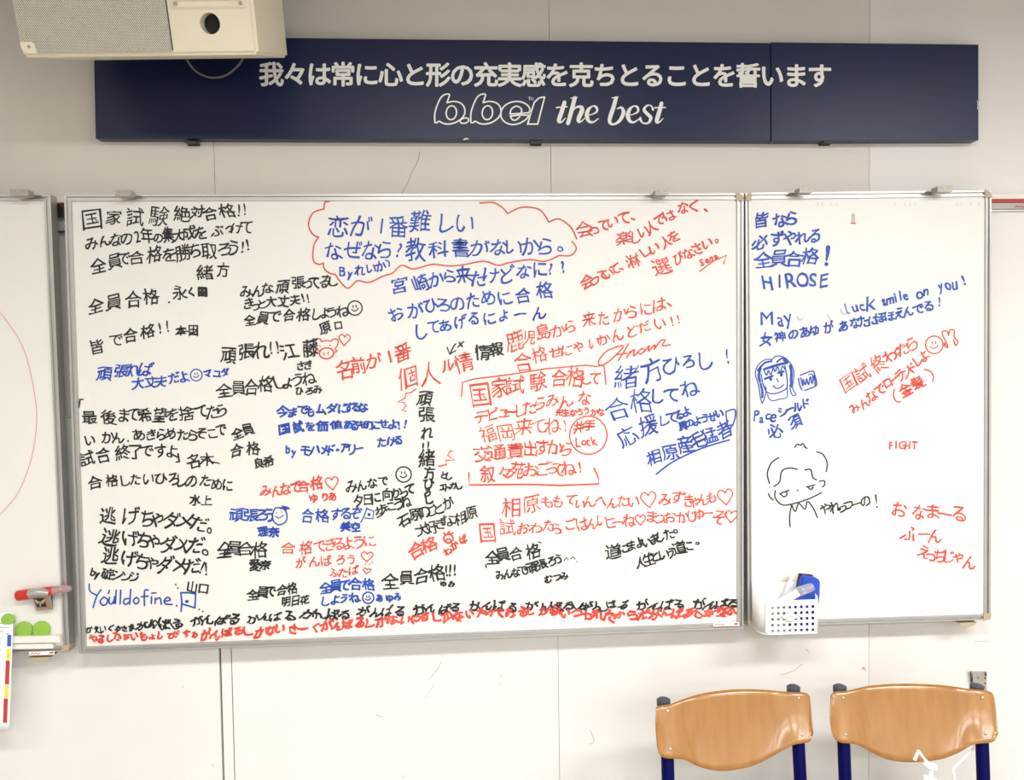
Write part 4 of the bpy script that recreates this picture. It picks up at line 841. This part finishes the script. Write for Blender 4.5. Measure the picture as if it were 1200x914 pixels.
# ---------------------------------------------------------------- chairs
def chain(pts, x):
    for a, b in zip(pts, pts[1:]):
        if a[0] <= x <= b[0]: return a[1]+(b[1]-a[1])*(x-a[0])/max(1e-6, b[0]-a[0])
    return pts[0][1] if x < pts[0][0] else pts[-1][1]
def chair(label, top, bot, dl, dr, screws, caps, tubes):
    x0, x1 = top[0][0], top[-1][0]
    dep = lambda x: dl+(dr-dl)*(x-x0)/(x1-x0)
    base = P((x0+x1)/2, 860, (dl+dr)/2)
    r = empty('plywood_chair', label, 'chair', (base.x, base.y, 0), group='wooden chairs by the wall')
    N, Mr = 48, 12; tp = catmull(top, 4); bt = catmull(bot, 4)
    us = sorted(set([k/N for k in range(N+1)]+[.004, .01, .03, .97, .99, .996]))
    vs = []; fs = []; fm = []; nc = len(us)
    def rec(u):
        s = min(1, max(0, (min(u, 1-u)-.10)/.16)); s = s*s*(3-2*s); return .012*s*(1-.15*math.cos((u-.5)*6))
    for lay in (0, 1):
        for u in us:
            x = x0+(x1-x0)*u; yt, yb_ = chain(tp, x), chain(bt, x)
            for k in range(Mr+1):
                v = k/Mr; vs.append(P(x, yt+(yb_-yt)*v, dep(x)+.013-rec(u)+(-.005*math.sin(v*math.pi))*min(1, 8*min(u, 1-u)) + .040*(v-.5) - lay*.009))
    st = nc*(Mr+1)
    I = lambda l, c, k: l*st+c*(Mr+1)+k
    for c in range(nc-1):
        for k in range(Mr):
            fs.append((I(0, c, k), I(0, c, k+1), I(0, c+1, k+1), I(0, c+1, k))); fm.append(0)
            fs.append((I(1, c, k), I(1, c+1, k), I(1, c+1, k+1), I(1, c, k+1))); fm.append(0)
        fs.append((I(0, c, 0), I(0, c+1, 0), I(1, c+1, 0), I(1, c, 0))); fm.append(1)
        fs.append((I(0, c, Mr), I(1, c, Mr), I(1, c+1, Mr), I(0, c+1, Mr))); fm.append(1)
    for k in range(Mr):
        for c in (0, nc-1):
            fs.append((I(0, c, k), I(1, c, k), I(1, c, k+1), I(0, c, k+1))); fm.append(1)
    b = link('backrest', vs, fs, None, r, mats=[M['wood'], M['ply']], fm=fm)
    for p in b.data.polygons:
        if p.material_index == 0: p.use_smooth = True
    for x, y in screws:
        vv = (y-chain(tp, x))/(chain(bt, x)-chain(tp, x)); c = P(x, y, dep(x)+.0135+.040*(vv-.5)-.004*math.sin(vv*math.pi)*min(1, 8*min((x-x0)/(x1-x0), (x1-x)/(x1-x0))))
        MB().tube([c+Vector((0, .002, 0)), c+Vector((0, -.0005, 0)), c+Vector((0, -.0018, 0))], [.0036, .0036, .002], 12).build('screw', M['silver'], b, smooth=True)
    # steel frame: rear uprights, seat rails, front legs
    fx = []
    for (cx, cy), (ax, ay, bx, by) in zip(caps, tubes):
        d = dep(cx)-.011
        t = P(cx, cy+1, d-.022); m1 = P((ax), ay, d+.018); m2 = P(bx, by, d+.030)
        rr = .0155*1.0
        dv = (m2-m1); fl = m2+dv.normalized()*((m2.z-.02)/abs(dv.normalized().z))
        seatp = Vector((m2.x, m2.y-.02, .43))
        MB().tube([t, m1, m2, Vector((m2.x, m2.y-.02, .45)), Vector((m2.x, m2.y+.03, .012))], rr, 18).build('rear_leg', M['tube'], r, smooth=True)
        MB().tube([t+Vector((0, 0, -.004)), t+Vector((0, 0, .010)), t+Vector((0, 0, .0135))], [rr+.0012, rr+.0012, rr*.7], 18).build('tube_cap', M['tcap'], r, smooth=True)
        MB().tube([Vector((m2.x, m2.y-.02, .435)), Vector((m2.x, m2.y-.37, .435)), Vector((m2.x, m2.y-.40, .42)), Vector((m2.x, m2.y-.42, .012))], .0125, 14).build('front_leg', M['tube'], r, smooth=True)
        for yy in (m2.y+.03, m2.y-.42): MB().tube([(m2.x, yy, .0005), (m2.x, yy, .022)], .018, 14).build('foot_cap', M['tcap'], r, smooth=True)
        fx.append(m2)
    l, q_ = fx
    MB().tube([(l.x, l.y-.30, .43), (q_.x, q_.y-.30, .43)], .010, 12).build('cross_rail', M['tube'], r, smooth=True)
    cx = (l.x+q_.x)/2; cy = (l.y+q_.y)/2
    so = [(-.19, -.42), (.19, -.42), (.205, -.40), (.18, -.03), (.16, -.01), (-.16, -.01), (-.18, -.03), (-.205, -.40)]
    MB().prism([(cx+x, cy+y-.02, .4485) for x, y in so], (0, 0, .011)).build('seat', M['wood'], r, bevel=.002, seg=1)
    return r, Vector((cx, cy, .4595))
o1 = lambda l: [(750+x/4.712, 720+y/4.712) for x, y in l]
top1 = o1([(84, 600), (85, 520), (92, 510), (110, 503), (165, 495), (250, 463), (350, 435), (450, 420), (560, 412), (680, 415), (780, 424), (860, 430), (905, 430), (932, 443), (942, 480), (957, 640)])
bot1 = o1([(84, 610), (93, 730), (103, 765), (130, 792), (180, 796), (250, 803), (310, 835), (390, 858), (470, 864), (560, 852), (640, 830), (720, 790), (800, 745), (850, 720), (920, 708), (948, 690), (957, 650)])
c1, s1 = chair('left wooden chair with curved plywood backrest on navy tubes, below the wide board', top1, bot1, .285, .245,
      o1([(154, 535), (168, 745), (877, 465), (895, 666)]), o1([(130, 487), (847, 416)]), [(*o1([(152, 795)])[0], *o1([(155, 910)])[0]), (*o1([(875, 720)])[0], *o1([(885, 910)])[0])])
o2 = lambda l: [(740+x/2.609, 740+y/2.609) for x, y in l]
top2 = o2([(606, 260), (608, 200), (613, 190), (625, 183), (660, 181), (720, 167), (800, 160), (880, 160), (960, 165), (1040, 176), (1088, 181), (1106, 192), (1114, 225), (1121, 310)])
bot2 = o2([(606, 262), (610, 300), (617, 322), (635, 339), (670, 343), (690, 346), (720, 362), (780, 390), (850, 400), (940, 392), (1000, 371), (1045, 346), (1090, 341), (1110, 334), (1121, 312)])
c2, s2 = chair('right wooden chair with glossy plywood backrest, below the broken wall socket', top2, bot2, .25, .265,
      o2([(648, 204), (656, 316), (1074, 203), (1083, 313)]), o2([(637, 177), (1056, 175)]), [(*o2([(649, 342)])[0], *o2([(653, 454)])[0]), (*o2([(1072, 342)])[0], *o2([(1076, 454)])[0])])
# white cable coming down behind the right chair
wc = [P(x, y, d) for x, y, d in ((1150, 812, .012), (1150, 850, .12), (1143, 872, .20), (1134, 884, .31), (1119.5, 898, .38), (1117, 903, .40), (1119, 914, .41))]
wc.append(Vector((wc[-1].x+.01, wc[-1].y-.01, .52))); wc.append(Vector((wc[-1].x+.01, wc[-1].y-.02, .4635))); wc.append(Vector((wc[-1].x-.04, wc[-1].y-.05, .4632)))
o = MB().tube(catmull([tuple(p) for p in wc], 4), .0030, 8).build('power_cable', M['white'], smooth=True)
tag(o, 'white cable hanging behind the right chair near its right tube', 'cable')
# pump bottle standing on the right seat: its nozzle reaches into the frame
dp = .50
n = P(1090, 896, dp); zt = n.z; zb_ = s2.z
pb = empty('pump_bottle', 'white pump nozzle in front of the right chair backrest', 'bottle', (n.x, n.y, zb_))
K_ = (2.3-dp)/1000
pt = lambda x, y: P(x, y, dp)
MB().tube([(n.x+.001, n.y, zb_+.0005), (n.x+.001, n.y, zb_+.004), (n.x+.001, n.y, zb_+.09), (n.x+.001, n.y, zb_+.125), (n.x+.001, n.y, zb_+.150), (n.x+.001, n.y, P(1090, 916, dp).z-.004)], [.028, .032, .032, .028, .015, .013], 24).build('bottle_body', M['white'], pb, smooth=True)
MB().tube([pt(1089.5, 917), pt(1089, 913), pt(1089, 911), pt(1089.5, 910)], [9*K_, 8.5*K_, 7*K_, 3*K_], 20).build('collar', M['white'], pb, smooth=True)
MB().tube([pt(1090, 912), pt(1091.5, 900)], 2.6*K_, 14).build('stem', M['white'], pb, smooth=True)
MB().tube([pt(1083.5, 893.5), pt(1084, 894), pt(1087, 896.5), pt(1093, 899), pt(1096.5, 900), pt(1097.2, 900.5)], [2*K_, 3.6*K_, 4.6*K_, 4.9*K_, 4.2*K_, 2*K_], 18).build('pump_head', M['white'], pb, smooth=True)
MB().tube([pt(1089, 896), pt(1083, 889), pt(1076, 879.5)], [1.9*K_, 1.7*K_, 1.5*K_], 12).build('nozzle_arm', M['white'], pb, smooth=True)
MB().tube([pt(1076, 879.2), pt(1074.5, 884), pt(1071.5, 890.5)], [1.5*K_, 1.9*K_, 2.1*K_], 12).build('nozzle', M['white'], pb, smooth=True)

bpy.data.objects.remove(FO)
